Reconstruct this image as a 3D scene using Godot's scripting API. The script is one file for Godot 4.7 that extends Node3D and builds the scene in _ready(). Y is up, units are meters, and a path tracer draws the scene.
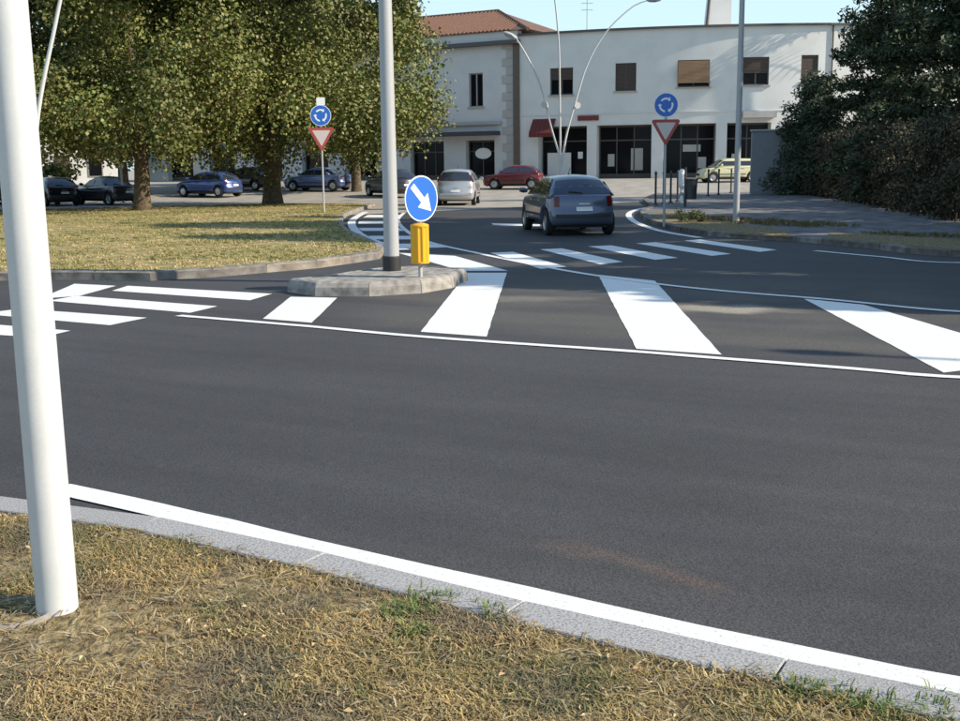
extends Node3D

var M := {}
var used := {}
var rng := RandomNumberGenerator.new()

# ---------------------------------------------------------------- helpers
func lin(r: float, g: float, b: float) -> Color:
	return Color(r, g, b).linear_to_srgb()

func numbered(called: String) -> String:
	var n: int = used.get(called, 0)
	used[called] = n + 1
	return called if n == 0 else "%s_%03d" % [called, n]

func tag(o: Node, label: String, category := "", group := "", kind := "") -> void:
	if label != "": o.set_meta("label", label)
	if category != "": o.set_meta("category", category)
	if group != "": o.set_meta("group", group)
	if kind != "": o.set_meta("kind", kind)

func thing(called: String, label: String, category: String, at := Vector3.ZERO, turn := 0.0, group := "") -> Node3D:
	var o := Node3D.new()
	o.name = numbered(called)
	add_child(o)
	o.position = at
	o.rotation.y = turn
	tag(o, label, category, group)
	return o

func part(called: String, mesh: Mesh, mat: Material, parent: Node) -> MeshInstance3D:
	var o := MeshInstance3D.new()
	o.name = called if parent != self else numbered(called)
	o.mesh = mesh
	if mat != null: o.material_override = mat
	o.cast_shadow = GeometryInstance3D.SHADOW_CASTING_SETTING_ON
	parent.add_child(o, true)
	return o

func begin() -> SurfaceTool:
	var st := SurfaceTool.new()
	st.begin(Mesh.PRIMITIVE_TRIANGLES)
	st.set_smooth_group(-1)
	return st

func done(st: SurfaceTool) -> ArrayMesh:
	st.generate_normals()
	return st.commit()

func tri(st: SurfaceTool, a: Vector3, b: Vector3, c: Vector3) -> void:
	st.add_vertex(a); st.add_vertex(b); st.add_vertex(c)

# corners run clockwise seen from the front
func quad(st: SurfaceTool, a: Vector3, b: Vector3, c: Vector3, d: Vector3) -> void:
	tri(st, a, b, c); tri(st, a, c, d)

func box(st: SurfaceTool, c: Vector3, s: Vector3, turn := 0.0) -> void:
	var h := s * 0.5
	var p: Array[Vector3] = []
	for k in 8:
		p.append(c + Vector3(h.x if k & 1 else -h.x, h.y if k & 2 else -h.y, h.z if k & 4 else -h.z).rotated(Vector3.UP, turn))
	quad(st, p[4], p[6], p[7], p[5]); quad(st, p[1], p[3], p[2], p[0])
	quad(st, p[5], p[7], p[3], p[1]); quad(st, p[0], p[2], p[6], p[4])
	quad(st, p[6], p[2], p[3], p[7]); quad(st, p[0], p[4], p[5], p[1])

func box_mesh(s: Vector3, c := Vector3.ZERO) -> ArrayMesh:
	var st := begin(); box(st, c, s); return done(st)

# a box with chamfered upper edges, standing on y = 0
func slab_mesh(s: Vector3, ch: float) -> ArrayMesh:
	var st := begin()
	var x := s.x * 0.5; var z := s.z * 0.5
	var lo := [Vector3(-x, 0, -z), Vector3(x, 0, -z), Vector3(x, 0, z), Vector3(-x, 0, z)]
	var mid := []; var top := []
	for v in lo:
		mid.append(Vector3(v.x, s.y - ch, v.z))
		top.append(Vector3(v.x - signf(v.x) * ch, s.y, v.z - signf(v.z) * ch))
	for k in 4:
		var j := (k + 1) % 4
		quad(st, lo[j], mid[j], mid[k], lo[k]); quad(st, mid[j], top[j], top[k], mid[k])
	quad(st, top[0], top[1], top[2], top[3])
	return done(st)

func tube(st: SurfaceTool, path: Array, radii: Array, n := 10, caps := true) -> void:
	st.set_smooth_group(0)
	var rings := []
	var ref := Vector3(0.31, 0.17, 0.93).normalized()
	for k in path.size():
		var d: Vector3 = (path[mini(k + 1, path.size() - 1)] - path[maxi(k - 1, 0)]).normalized()
		var u := d.cross(ref).normalized(); var v := d.cross(u)
		var r: float = radii[k] if k < radii.size() else radii[-1]
		var ring := []
		for i in n:
			var a := TAU * i / n
			ring.append(path[k] + (u * cos(a) + v * sin(a)) * r)
		rings.append(ring)
	for k in path.size() - 1:
		for i in n:
			var j := (i + 1) % n
			quad(st, rings[k][i], rings[k][j], rings[k + 1][j], rings[k + 1][i])
	st.set_smooth_group(-1)
	if caps:
		for i in range(1, n - 1):
			tri(st, rings[0][0], rings[0][i + 1], rings[0][i])
			tri(st, rings[-1][0], rings[-1][i], rings[-1][i + 1])

func tube_mesh(path: Array, radii: Array, n := 10) -> ArrayMesh:
	var st := begin(); tube(st, path, radii, n); return done(st)

# profile of (radius, height) turned about y
func lathe(st: SurfaceTool, prof: Array, n := 16, at := Vector3.ZERO) -> void:
	for k in prof.size() - 1:
		st.set_smooth_group(k + 1)
		for i in n:
			var a := TAU * i / n; var b := TAU * (i + 1) / n
			var p: Vector2 = prof[k]; var q: Vector2 = prof[k + 1]
			var p0 := at + Vector3(p.x * cos(a), p.y, p.x * sin(a)); var p1 := at + Vector3(p.x * cos(b), p.y, p.x * sin(b))
			var q0 := at + Vector3(q.x * cos(a), q.y, q.x * sin(a)); var q1 := at + Vector3(q.x * cos(b), q.y, q.x * sin(b))
			if p.x < 1e-5: tri(st, p0, q1, q0)
			elif q.x < 1e-5: tri(st, p0, p1, q0)
			else: quad(st, p0, p1, q1, q0)
	st.set_smooth_group(-1)

func lathe_mesh(prof: Array, n := 16) -> ArrayMesh:
	var st := begin(); lathe(st, prof, n); return done(st)

# a flat outline in (x, y) with thickness along z; its face looks to +z
func plate(outline: PackedVector2Array, z0: float, z1: float) -> ArrayMesh:
	var st := begin()
	var o := outline
	if Geometry2D.is_polygon_clockwise(o): o = o.duplicate(); o.reverse()
	var t := Geometry2D.triangulate_polygon(o)
	for k in range(0, t.size(), 3):
		var p := [o[t[k]], o[t[k + 1]], o[t[k + 2]]]
		if (p[1] - p[0]).cross(p[2] - p[0]) > 0: p.reverse()
		tri(st, Vector3(p[0].x, p[0].y, z1), Vector3(p[1].x, p[1].y, z1), Vector3(p[2].x, p[2].y, z1))
		tri(st, Vector3(p[0].x, p[0].y, z0), Vector3(p[2].x, p[2].y, z0), Vector3(p[1].x, p[1].y, z0))
	for k in o.size():
		var a := o[k]; var b := o[(k + 1) % o.size()]
		quad(st, Vector3(a.x, a.y, z1), Vector3(b.x, b.y, z1), Vector3(b.x, b.y, z0), Vector3(a.x, a.y, z0))
	return done(st)

# a level outline in (x, z) as a slab from y0 up to y1
func level(outline: PackedVector2Array, y0: float, y1: float, sides := true) -> ArrayMesh:
	var st := begin()
	var t := Geometry2D.triangulate_polygon(outline)
	for k in range(0, t.size(), 3):
		var p := [outline[t[k]], outline[t[k + 1]], outline[t[k + 2]]]
		if (p[1] - p[0]).cross(p[2] - p[0]) < 0: p.reverse()
		tri(st, Vector3(p[0].x, y1, p[0].y), Vector3(p[1].x, y1, p[1].y), Vector3(p[2].x, y1, p[2].y))
	if sides:
		var o := outline
		if Geometry2D.is_polygon_clockwise(o): o = o.duplicate(); o.reverse()
		for k in o.size():
			var a := o[k]; var b := o[(k + 1) % o.size()]
			quad(st, Vector3(b.x, y0, b.y), Vector3(b.x, y1, b.y), Vector3(a.x, y1, a.y), Vector3(a.x, y0, a.y))
	return done(st)

func disc(r: float, n := 32, c := Vector2.ZERO) -> PackedVector2Array:
	var p := PackedVector2Array()
	for i in n: p.append(c + Vector2(cos(TAU * i / n), sin(TAU * i / n)) * r)
	return p

func smooth_path(pts: Array, step: float) -> Array:
	var c := Curve3D.new()
	for k in pts.size():
		var a: Vector3 = pts[maxi(k - 1, 0)]; var b: Vector3 = pts[mini(k + 1, pts.size() - 1)]
		var t := (b - a) / 6.0
		c.add_point(pts[k], -t, t)
	c.bake_interval = 0.05
	var n := maxi(2, int(round(c.get_baked_length() / step)))
	var out := []
	for k in n + 1: out.append(c.sample_baked(c.get_baked_length() * k / n, true))
	return out

func smooth2(pts: Array, step: float) -> Array:
	var q := []
	for p in pts: q.append(Vector3(p.x, 0, p.y))
	var out := []
	for p in smooth_path(q, step): out.append(Vector2(p.x, p.z))
	return out

# ---------------------------------------------------------------- materials
func noise_image(size: int, freq: float, seed_: int, oct := 4, kind := FastNoiseLite.TYPE_SIMPLEX_SMOOTH) -> Image:
	var f := FastNoiseLite.new()
	f.seed = seed_; f.frequency = freq; f.noise_type = kind
	f.fractal_octaves = oct
	return f.get_seamless_image(size, size)

func ramp_texture(src: Image, cols: Array, grain := 0.0, seed_ := 1, block := 1) -> ImageTexture:
	var r := RandomNumberGenerator.new(); r.seed = seed_
	var w := src.get_width()
	var g := src.duplicate() as Image
	g.convert(Image.FORMAT_L8)
	var d := g.get_data()
	var out := PackedByteArray(); out.resize(w * w * 3)
	var lut := []
	for k in 256:
		var t := k / 255.0 * (cols.size() - 1)
		var i := mini(int(t), cols.size() - 2)
		lut.append((cols[i] as Color).lerp(cols[i + 1], t - i))
	var gr := PackedFloat32Array(); gr.resize(w * w)
	for k in w * w: gr[k] = 1.0 + r.randf_range(-grain, grain)
	for k in w * w:
		var c: Color = lut[d[k]]
		var m := gr[k] if block == 1 else gr[(k / w) / block * w + (k % w) / block]
		out[k * 3] = int(clampf(c.r * m, 0, 1) * 255); out[k * 3 + 1] = int(clampf(c.g * m, 0, 1) * 255); out[k * 3 + 2] = int(clampf(c.b * m, 0, 1) * 255)
	return ImageTexture.create_from_image(Image.create_from_data(w, w, false, Image.FORMAT_RGB8, out))

func normal_texture(src: Image, strength: float) -> ImageTexture:
	var g := src.duplicate() as Image
	g.convert(Image.FORMAT_RGBA8)
	g.bump_map_to_normal_map(strength)
	return ImageTexture.create_from_image(g)

func mat(c: Color, rough := 0.7, metal := 0.0, tex: Texture2D = null, scale := 1.0, nrm: Texture2D = null, nstr := 1.0) -> StandardMaterial3D:
	var m := StandardMaterial3D.new()
	m.albedo_color = c; m.roughness = rough; m.metallic = metal
	if tex != null: m.albedo_texture = tex
	if nrm != null:
		m.normal_enabled = true; m.normal_texture = nrm; m.normal_scale = nstr
	if tex != null or nrm != null:
		m.uv1_triplanar = true; m.uv1_world_triplanar = true
		m.uv1_scale = Vector3.ONE * scale
	return m

func make_materials() -> void:
	var n_fine := noise_image(512, 0.09, 11, 3)
	var n_mid := noise_image(512, 0.012, 12, 5)
	var n_cell := noise_image(512, 0.14, 13, 2, FastNoiseLite.TYPE_CELLULAR)
	var fine_n := normal_texture(n_cell, 3.0)
	M.road = mat(Color.WHITE, 0.82, 0, ramp_texture(n_cell, [Color(0.80, 0.80, 0.81), Color(0.90, 0.90, 0.9), Color.WHITE], 0.30, 3, 3), 1.0, fine_n, 0.3)
	M.road.vertex_color_use_as_albedo = true
	M.ground = mat(lin(0.34, 0.32, 0.29), 0.9, 0, ramp_texture(n_mid, [Color(0.82, 0.81, 0.80), Color(0.95, 0.94, 0.92), Color(1, 1, 1)], 0.06, 4), 0.13)
	M.paint = mat(lin(0.76, 0.76, 0.75), 0.65, 0, ramp_texture(noise_image(512, 0.05, 61, 4), [Color(0.72, 0.72, 0.72), Color(0.93, 0.93, 0.92), Color(0.97, 0.97, 0.96), Color(0.98, 0.98, 0.98), Color.WHITE], 0.08, 5), 1.3, fine_n, 0.25)
	M.granite = mat(lin(0.40, 0.395, 0.385), 0.8, 0, ramp_texture(n_fine, [Color(0.55, 0.55, 0.57), Color(0.92, 0.92, 0.93), Color(1, 1, 1)], 0.13, 6), 1.3, fine_n, 0.3)
	M.granite2 = mat(lin(0.385, 0.38, 0.37), 0.8, 0, M.granite.albedo_texture, 1.7, fine_n, 0.4)
	M.concrete = mat(lin(0.36, 0.33, 0.29), 0.9, 0, ramp_texture(n_mid, [Color(0.55, 0.54, 0.53), Color(0.86, 0.84, 0.82), Color(1, 1, 0.99)], 0.10, 7), 0.45, fine_n, 0.5)
	M.concrete2 = mat(lin(0.26, 0.25, 0.24), 0.9, 0, M.concrete.albedo_texture, 0.6, fine_n, 0.5)
	M.kerb_dirty = mat(lin(0.17, 0.16, 0.15), 0.9, 0, M.concrete.albedo_texture, 0.7, fine_n, 0.5)
	M.island = mat(lin(0.40, 0.39, 0.37), 0.9, 0, M.concrete.albedo_texture, 0.8, fine_n, 0.4)
	M.island2 = mat(lin(0.37, 0.36, 0.35), 0.9, 0, M.concrete.albedo_texture, 0.9, fine_n, 0.4)
	M.sidewalk = mat(lin(0.20, 0.20, 0.21), 0.9, 0, M.concrete.albedo_texture, 0.25, fine_n, 0.4)
	M.soil = mat(lin(0.31, 0.255, 0.165), 0.95, 0, ramp_texture(noise_image(512, 0.03, 31, 5), [Color(0.42, 0.40, 0.36), Color(0.74, 0.70, 0.58), Color(0.95, 0.90, 0.78), Color(1, 0.97, 0.88)], 0.30, 8), 0.55, normal_texture(noise_image(512, 0.07, 33, 4), 8.0), 0.5)
	M.lawn = mat(lin(0.40, 0.335, 0.175), 0.95, 0, ramp_texture(noise_image(512, 0.02, 32, 5), [Color(0.60, 0.66, 0.5), Color(0.82, 0.80, 0.70), Color(1, 0.95, 0.85)], 0.18, 9), 0.16)
	M.grass = mat(Color.WHITE, 0.85); M.grass.vertex_color_use_as_albedo = true
	M.grass.cull_mode = BaseMaterial3D.CULL_DISABLED
	M.grass.backlight_enabled = true; M.grass.backlight = lin(0.12, 0.10, 0.04)
	M.leaf = mat(Color.WHITE, 0.6); M.leaf.vertex_color_use_as_albedo = true
	M.leaf.cull_mode = BaseMaterial3D.CULL_DISABLED
	M.leaf.backlight_enabled = true; M.leaf.backlight = lin(0.13, 0.15, 0.03)
	M.needle = mat(Color.WHITE, 0.75); M.needle.vertex_color_use_as_albedo = true
	M.needle.cull_mode = BaseMaterial3D.CULL_DISABLED
	M.bark = mat(lin(0.20, 0.16, 0.115), 0.9, 0, ramp_texture(noise_image(256, 0.03, 41, 3, FastNoiseLite.TYPE_CELLULAR), [Color(0.42, 0.40, 0.36), Color(0.75, 0.72, 0.66), Color(1, 0.98, 0.92)], 0.12, 10), 0.9, fine_n, 0.8)
	M.bark_dark = mat(lin(0.075, 0.055, 0.04), 0.95, 0, M.bark.albedo_texture, 1.5)
	M.white_pole = mat(lin(0.58, 0.59, 0.60), 0.45, 0.0, ramp_texture(n_mid, [Color(0.94, 0.95, 0.95), Color(0.98, 0.98, 0.98), Color.WHITE], 0.02, 12), 0.5)
	M.galv = mat(lin(0.44, 0.45, 0.46), 0.5, 0.0, ramp_texture(n_fine, [Color(0.75, 0.76, 0.78), Color(0.95, 0.95, 0.95), Color.WHITE], 0.05, 13), 1.5)
	M.black = mat(lin(0.02, 0.02, 0.022), 0.6)
	M.dark_metal = mat(lin(0.045, 0.05, 0.06), 0.5, 0.3)
	M.sign_blue = mat(lin(0.02, 0.13, 0.52), 0.4)
	M.sign_white = mat(lin(0.80, 0.81, 0.82), 0.4)
	M.sign_red = mat(lin(0.36, 0.06, 0.05), 0.55)
	M.sign_faded = mat(lin(0.58, 0.50, 0.48), 0.6)
	M.sign_back = mat(lin(0.35, 0.36, 0.37), 0.5, 0.5)
	M.yellow = mat(lin(0.72, 0.36, 0.01), 0.45)
	M.plaster = mat(lin(0.70, 0.70, 0.69), 0.9, 0, ramp_texture(n_mid, [Color(0.94, 0.94, 0.935), Color(0.98, 0.98, 0.975), Color(1, 1, 1)], 0.02, 14), 0.09)
	M.plaster_wing = mat(lin(0.60, 0.60, 0.61), 0.9, 0, M.plaster.albedo_texture, 0.11)
	M.trim = mat(lin(0.42, 0.41, 0.40), 0.85, 0, M.plaster.albedo_texture, 0.3)
	M.trim_dark = mat(lin(0.09, 0.085, 0.085), 0.7)
	M.pilaster = mat(lin(0.13, 0.105, 0.09), 0.8, 0, M.plaster.albedo_texture, 0.5)
	M.awning = mat(lin(0.05, 0.05, 0.06), 0.8)
	M.maroon = mat(lin(0.13, 0.022, 0.018), 0.8)
	M.redboard = mat(lin(0.16, 0.03, 0.03), 0.6)
	M.pane = mat(lin(0.010, 0.010, 0.012), 0.08); M.pane.metallic_specular = 0.22
	M.frame = mat(lin(0.07, 0.065, 0.06), 0.55)
	M.frame_pale = mat(lin(0.30, 0.29, 0.28), 0.55)
	M.shutter = mat(lin(0.085, 0.06, 0.05), 0.7)
	M.blind = mat(lin(0.34, 0.21, 0.12), 0.8)
	M.interior = mat(lin(0.03, 0.03, 0.03), 0.9)
	M.tile = mat(lin(0.185, 0.105, 0.08), 0.9, 0, ramp_texture(noise_image(256, 0.06, 51, 3), [Color(0.6, 0.55, 0.5), Color(0.9, 0.87, 0.85), Color.WHITE], 0.15, 15), 0.4)
	M.tyre = mat(lin(0.014, 0.014, 0.015), 0.85)
	M.rim = mat(lin(0.40, 0.41, 0.42), 0.35, 0.8)
	M.glass = mat(lin(0.022, 0.026, 0.034), 0.04); M.glass.metallic_specular = 1.0
	M.tail = mat(lin(0.10, 0.008, 0.010), 0.12)
	M.head = mat(lin(0.55, 0.56, 0.58), 0.1, 0.3)
	M.plate = mat(lin(0.70, 0.70, 0.70), 0.5)
	M.plastic = mat(lin(0.025, 0.025, 0.028), 0.6)
	M.grey_wall = mat(lin(0.24, 0.26, 0.29), 0.9, 0, M.plaster.albedo_texture, 0.4)

# ---------------------------------------------------------------- start
func _ready() -> void:
	rng.seed = 20
	var cam := Camera3D.new()
	cam.name = "camera"
	add_child(cam)
	cam.position = Vector3(0, 1.72, 0)
	cam.rotation_degrees = Vector3(-10.0778, 0, -0.7)
	cam.fov = 36.29
	cam.near = 0.1
	cam.far = 4000
	cam.current = true
	var we := WorldEnvironment.new()
	we.name = "environment"
	var env := Environment.new()
	var sky := Sky.new()
	var sm := ProceduralSkyMaterial.new()
	sm.sky_top_color = Color(0.37, 0.50, 0.69)
	sm.sky_horizon_color = Color(0.755, 0.865, 0.895)
	sm.sky_curve = 0.5
	sm.ground_bottom_color = Color(0.30, 0.29, 0.27)
	sm.ground_horizon_color = Color(0.60, 0.66, 0.68)
	sm.sun_angle_max = 0.5
	sky.sky_material = sm
	env.background_mode = Environment.BG_SKY
	env.sky = sky
	env.background_energy_multiplier = 1.0
	env.tonemap_mode = Environment.TONE_MAPPER_LINEAR
	env.tonemap_exposure = 1.5
	env.sdfgi_enabled = true
	env.ssao_enabled = true
	env.ssil_enabled = true
	we.environment = env
	add_child(we)
	var sun := DirectionalLight3D.new()
	sun.name = "sun"
	add_child(sun)
	var el := deg_to_rad(31.0); var az := deg_to_rad(13.0)
	var to_sun := Vector3(cos(el) * cos(az), sin(el), cos(el) * sin(az))
	sun.look_at_from_position(to_sun * 50.0, Vector3.ZERO, Vector3.UP)
	sun.light_color = Color(1.0, 0.95, 0.87)
	sun.light_energy = 1.6
	sun.light_angular_distance = 0.5
	sun.shadow_enabled = true

	make_materials()
	build_ground()
	build_road()
	build_verge()
	build_lawn()
	build_traffic_island()
	build_sidewalk()
	build_rotunda()
	build_wing()
	build_left_house()
	build_trees()
	build_poles()
	build_signs()
	build_cars()
	build_street_furniture()
	build_grass()

# ---------------------------------------------------------------- ground
func rise(z: float) -> float:
	return 0.62 * smoothstep(-56.0, -78.0, z) if z > -78.0 else 0.62

func build_ground() -> void:
	var xs := [-1500.0, -300.0, -80.0, -40.0, -20.0, 0.0, 20.0, 40.0, 80.0, 300.0, 1500.0]
	var zs := [300.0, 60.0, 10.0, -20.0, -48.0]
	var z := -51.0
	while z >= -80.0: zs.append(z); z -= 1.5
	for v in [-120.0, -300.0, -1500.0]: zs.append(v)
	var st := begin(); st.set_smooth_group(0)
	for i in xs.size() - 1:
		for j in zs.size() - 1:
			var h0 := rise(zs[j]) - 0.012; var h1 := rise(zs[j + 1]) - 0.012
			quad(st, Vector3(xs[i], h0, zs[j]), Vector3(xs[i], h1, zs[j + 1]), Vector3(xs[i + 1], h1, zs[j + 1]), Vector3(xs[i + 1], h0, zs[j]))
	var o := part("ground", done(st), M.ground, self)
	tag(o, "pale worn asphalt forecourt running back to the buildings", "", "", "structure")

func axis(a: float, b: float, fa: float, fb: float, fine: float, coarse: float) -> PackedFloat32Array:
	var out := PackedFloat32Array(); var v := a
	while v < b - 0.001:
		out.append(v)
		v += fine if v >= fa and v < fb else coarse
	out.append(b)
	return out

var n_blot := FastNoiseLite.new()
var n_streak := FastNoiseLite.new()
func road_colour(x: float, z: float) -> Color:
	var blot := n_blot.get_noise_2d(x, z)
	var acr := z - 0.47 * x + 0.012 * x * x
	var sp := n_streak.get_noise_2d(x * 0.16, acr * 1.9)
	var fine := n_streak.get_noise_2d(x * 1.1 + 50.0, acr * 9.0)
	var v := 0.052 * (1.0 + 0.16 * blot + 0.22 * sp + 0.16 * fine)
	var c := Color(v, v * 0.985, v * 1.06)
	# dust lying between the hatch stripes
	var lower := -11.05 + 0.47 * (x - 0.0) * 0.9
	var k := smoothstep(lower - 0.1, lower - 0.5, z) * smoothstep(-17.5, -14.5, z) * smoothstep(-2.5, -0.5, x) * (1.0 - smoothstep(5.0, 7.5, x))
	k *= clampf(0.6 + 0.9 * n_blot.get_noise_2d(x * 2.3 + 40.0, z * 2.3) + 0.5 * sp, 0.0, 1.0)
	c = c.lerp(Color(0.125, 0.112, 0.092), k * 0.55)
	# a spill of sand
	var dx := (x - 2.9) / 1.15; var dz := (z + 13.0 - 0.06 * (x - 2.9)) / 0.62
	var e := 1.0 - sqrt(dx * dx + dz * dz) + 0.55 * n_blot.get_noise_2d(x * 5.0, z * 5.0 + 9.0)
	c = c.lerp(Color(0.42, 0.37, 0.29), smoothstep(0.05, 0.75, e) * 0.8)
	dx = (x - 0.75) / 0.9; dz = (z + 14.3) / 0.55
	e = 1.0 - sqrt(dx * dx + dz * dz) + 0.5 * n_blot.get_noise_2d(x * 5.0 + 3.0, z * 5.0)
	c = c.lerp(Color(0.26, 0.235, 0.19), smoothstep(0.1, 0.9, e) * 0.6)
	# brown scrape in the near lane
	var a0 := Vector2(0.33, -4.85); var b0 := Vector2(0.97, -4.26)
	var q := Geometry2D.get_closest_point_to_segment(Vector2(x, z), a0, b0)
	e = 1.0 - Vector2(x, z).distance_to(q) / 0.075 + 0.35 * fine
	c = c.lerp(Color(0.15, 0.10, 0.07), smoothstep(0.0, 0.9, e) * 0.55)
	# dust swept against the near kerb
	var kx := z + 4.20 + 0.60 * x - 0.045 * x * x
	e = smoothstep(-1.5, -0.1, kx) * clampf(0.35 + 1.1 * n_blot.get_noise_2d(x * 1.7 + 7.0, z * 1.7) + 0.6 * fine, 0.0, 1.0)
	c = c.lerp(Color(0.12, 0.105, 0.09), e * 0.2)
	return c

func build_road() -> void:
	n_blot.seed = 5; n_blot.frequency = 0.22; n_blot.fractal_octaves = 4
	n_streak.seed = 6; n_streak.frequency = 0.5; n_streak.fractal_octaves = 3
	var xs := axis(-45, 45, -7.0, 8.0, 0.12, 1.0)
	var zs := axis(-44, 4, -18.0, -2.5, 0.12, 0.5)
	var v := PackedVector3Array(); var c := PackedColorArray(); var idx := PackedInt32Array(); var nn := PackedVector3Array()
	for z in zs:
		for x in xs:
			var zz := z
			var far_edge := -44.0 - 0.85 * clampf(x, -7.0, 7.0)
			if z < -30.0: zz = -30.0 + (z + 30.0) / -14.0 * (far_edge + 30.0)
			v.append(Vector3(x, 0, zz)); nn.append(Vector3.UP); c.append(road_colour(x, zz))
	var w := xs.size()
	for j in zs.size() - 1:
		for i in w - 1:
			var a := j * w + i
			idx.append_array([a, a + 1, a + w + 1, a, a + w + 1, a + w])
	var arr := []; arr.resize(Mesh.ARRAY_MAX)
	arr[Mesh.ARRAY_VERTEX] = v; arr[Mesh.ARRAY_NORMAL] = nn; arr[Mesh.ARRAY_COLOR] = c; arr[Mesh.ARRAY_INDEX] = idx
	var am := ArrayMesh.new(); am.add_surface_from_arrays(Mesh.PRIMITIVE_TRIANGLES, arr)
	var road := part("road", am, M.road, self)
	tag(road, "dark fresh asphalt road with bright white markings", "", "", "structure")
	# near edge line
	band(road, "edge_line", [Vector2(-2.32, -5.82), Vector2(-1.40, -5.23), Vector2(-0.84, -4.85), Vector2(-0.27, -4.49), Vector2(0.31, -4.12), Vector2(0.80, -3.81), Vector2(1.20, -3.58), Vector2(1.57, -3.37), Vector2(2.3, -3.05), Vector2(3.2, -2.62)], 0.165)
	# lower and upper lines round the painted island
	band(road, "lane_line", [Vector2(-3.57, -12.94), Vector2(-1.98, -11.98), Vector2(-0.82, -11.21), Vector2(0.20, -10.64), Vector2(1.30, -10.09), Vector2(2.13, -9.61), Vector2(3.10, -9.05), Vector2(3.83, -8.61), Vector2(5.4, -8.2), Vector2(7.4, -7.2)], 0.12)
	band(road, "lane_line", [Vector2(-2.75, -41.15), Vector2(-2.60, -35.83), Vector2(-2.06, -30.63), Vector2(-1.24, -25.60), Vector2(0.03, -21.62), Vector2(1.34, -18.11), Vector2(2.36, -16.10), Vector2(3.26, -14.83), Vector2(4.40, -13.71), Vector2(5.49, -12.46), Vector2(7.0, -12.1), Vector2(9.5, -10.9)], 0.13)
	band(road, "kerb_line", [Vector2(7.43, -44.84), Vector2(6.15, -42.16), Vector2(5.18, -38.09), Vector2(4.65, -32.83), Vector2(4.65, -28.31), Vector2(5.11, -25.48)], 0.20)
	band(road, "kerb_line", [Vector2(6.52, -21.36), Vector2(7.23, -19.84), Vector2(8.09, -18.48), Vector2(11.5, -19.0)], 0.13)
	band(road, "kerb_line", [Vector2(-4.30, -42.48), Vector2(-4.14, -36.89), Vector2(-3.71, -32.53), Vector2(-2.92, -27.75), Vector2(-2.07, -24.45), Vector2(-1.53, -22.90)], 0.24)
	# hatch stripes
	stripe(road, "hatch_stripe", [Vector2(-2.50, -12.59), Vector2(-1.88, -12.21), Vector2(-1.89, -14.56), Vector2(-2.54, -14.74)])
	stripe(road, "hatch_stripe", [Vector2(-0.62, -11.43), Vector2(0.07, -11.04), Vector2(0.45, -17.71), Vector2(-0.19, -17.79)])
	stripe(road, "hatch_stripe", [Vector2(1.47, -10.19), Vector2(2.19, -9.81), Vector2(2.60, -16.21), Vector2(1.87, -17.21)])
	stripe(road, "hatch_stripe", [Vector2(4.11, -13.84), Vector2(4.64, -13.18), Vector2(4.95, -9.35), Vector2(3.79, -8.83)])
	stripe(road, "hatch_stripe", [Vector2(6.5, -12.0), Vector2(7.4, -11.6), Vector2(7.0, -7.7), Vector2(6.1, -8.1)])
	# fine hatching further back
	for q in [[Vector2(-3.96, -39.82), Vector2(-2.79, -39.50), Vector2(-2.69, -37.58), Vector2(-3.94, -37.90)], [Vector2(-3.82, -35.49), Vector2(-2.61, -35.19), Vector2(-2.45, -33.35), Vector2(-3.65, -33.63)], [Vector2(-3.42, -31.42), Vector2(-2.21, -31.16), Vector2(-2.00, -29.68), Vector2(-3.15, -29.92)], [Vector2(-2.77, -27.72), Vector2(-1.65, -27.51), Vector2(-1.43, -26.16), Vector2(-2.49, -26.35)], [Vector2(-1.99, -24.75), Vector2(-1.09, -24.75), Vector2(-0.65, -23.46), Vector2(-1.71, -23.35)], [Vector2(-1.62, -22.13), Vector2(-0.46, -21.21), Vector2(0.48, -18.05), Vector2(-0.28, -18.14)]]:
		stripe(road, "hatch_stripe", q)
	# crossing on the left
	stripe(road, "crosswalk_stripe", [Vector2(-5.97, -14.87), Vector2(-6.20, -16.81), Vector2(-5.44, -16.44), Vector2(-5.53, -15.17)])
	stripe(road, "crosswalk_stripe", [Vector2(-5.26, -16.42), Vector2(-2.86, -15.13), Vector2(-3.02, -14.40), Vector2(-5.28, -15.76)])
	stripe(road, "crosswalk_stripe", [Vector2(-5.59, -15.18), Vector2(-3.31, -13.81), Vector2(-3.50, -13.20), Vector2(-5.76, -14.62)])
	stripe(road, "crosswalk_stripe", [Vector2(-5.80, -13.80), Vector2(-3.90, -12.80), Vector2(-4.14, -12.21), Vector2(-6.11, -13.35)])
	stripe(road, "crosswalk_stripe", [Vector2(-6.02, -12.65), Vector2(-4.44, -11.82), Vector2(-4.58, -11.34), Vector2(-6.18, -12.03)])
	# crossing on the right
	for q in [[Vector2(0.22, -21.84), Vector2(0.69, -22.02), Vector2(1.49, -18.63), Vector2(1.04, -18.33)], [Vector2(1.26, -22.59), Vector2(1.72, -22.79), Vector2(2.55, -19.46), Vector2(2.10, -19.02)], [Vector2(2.31, -23.26), Vector2(2.82, -23.46), Vector2(3.65, -20.15), Vector2(3.17, -19.79)], [Vector2(3.42, -23.97), Vector2(3.89, -24.20), Vector2(4.79, -20.89), Vector2(4.34, -20.49)], [Vector2(4.59, -24.65), Vector2(5.00, -24.91), Vector2(5.88, -21.71), Vector2(5.43, -21.28)]]:
		stripe(road, "crosswalk_stripe", q)
	stripe(road, "lane_dash", [Vector2(0.38, -33.09), Vector2(1.79, -32.09), Vector2(1.73, -31.05), Vector2(0.45, -32.13)])

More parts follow.
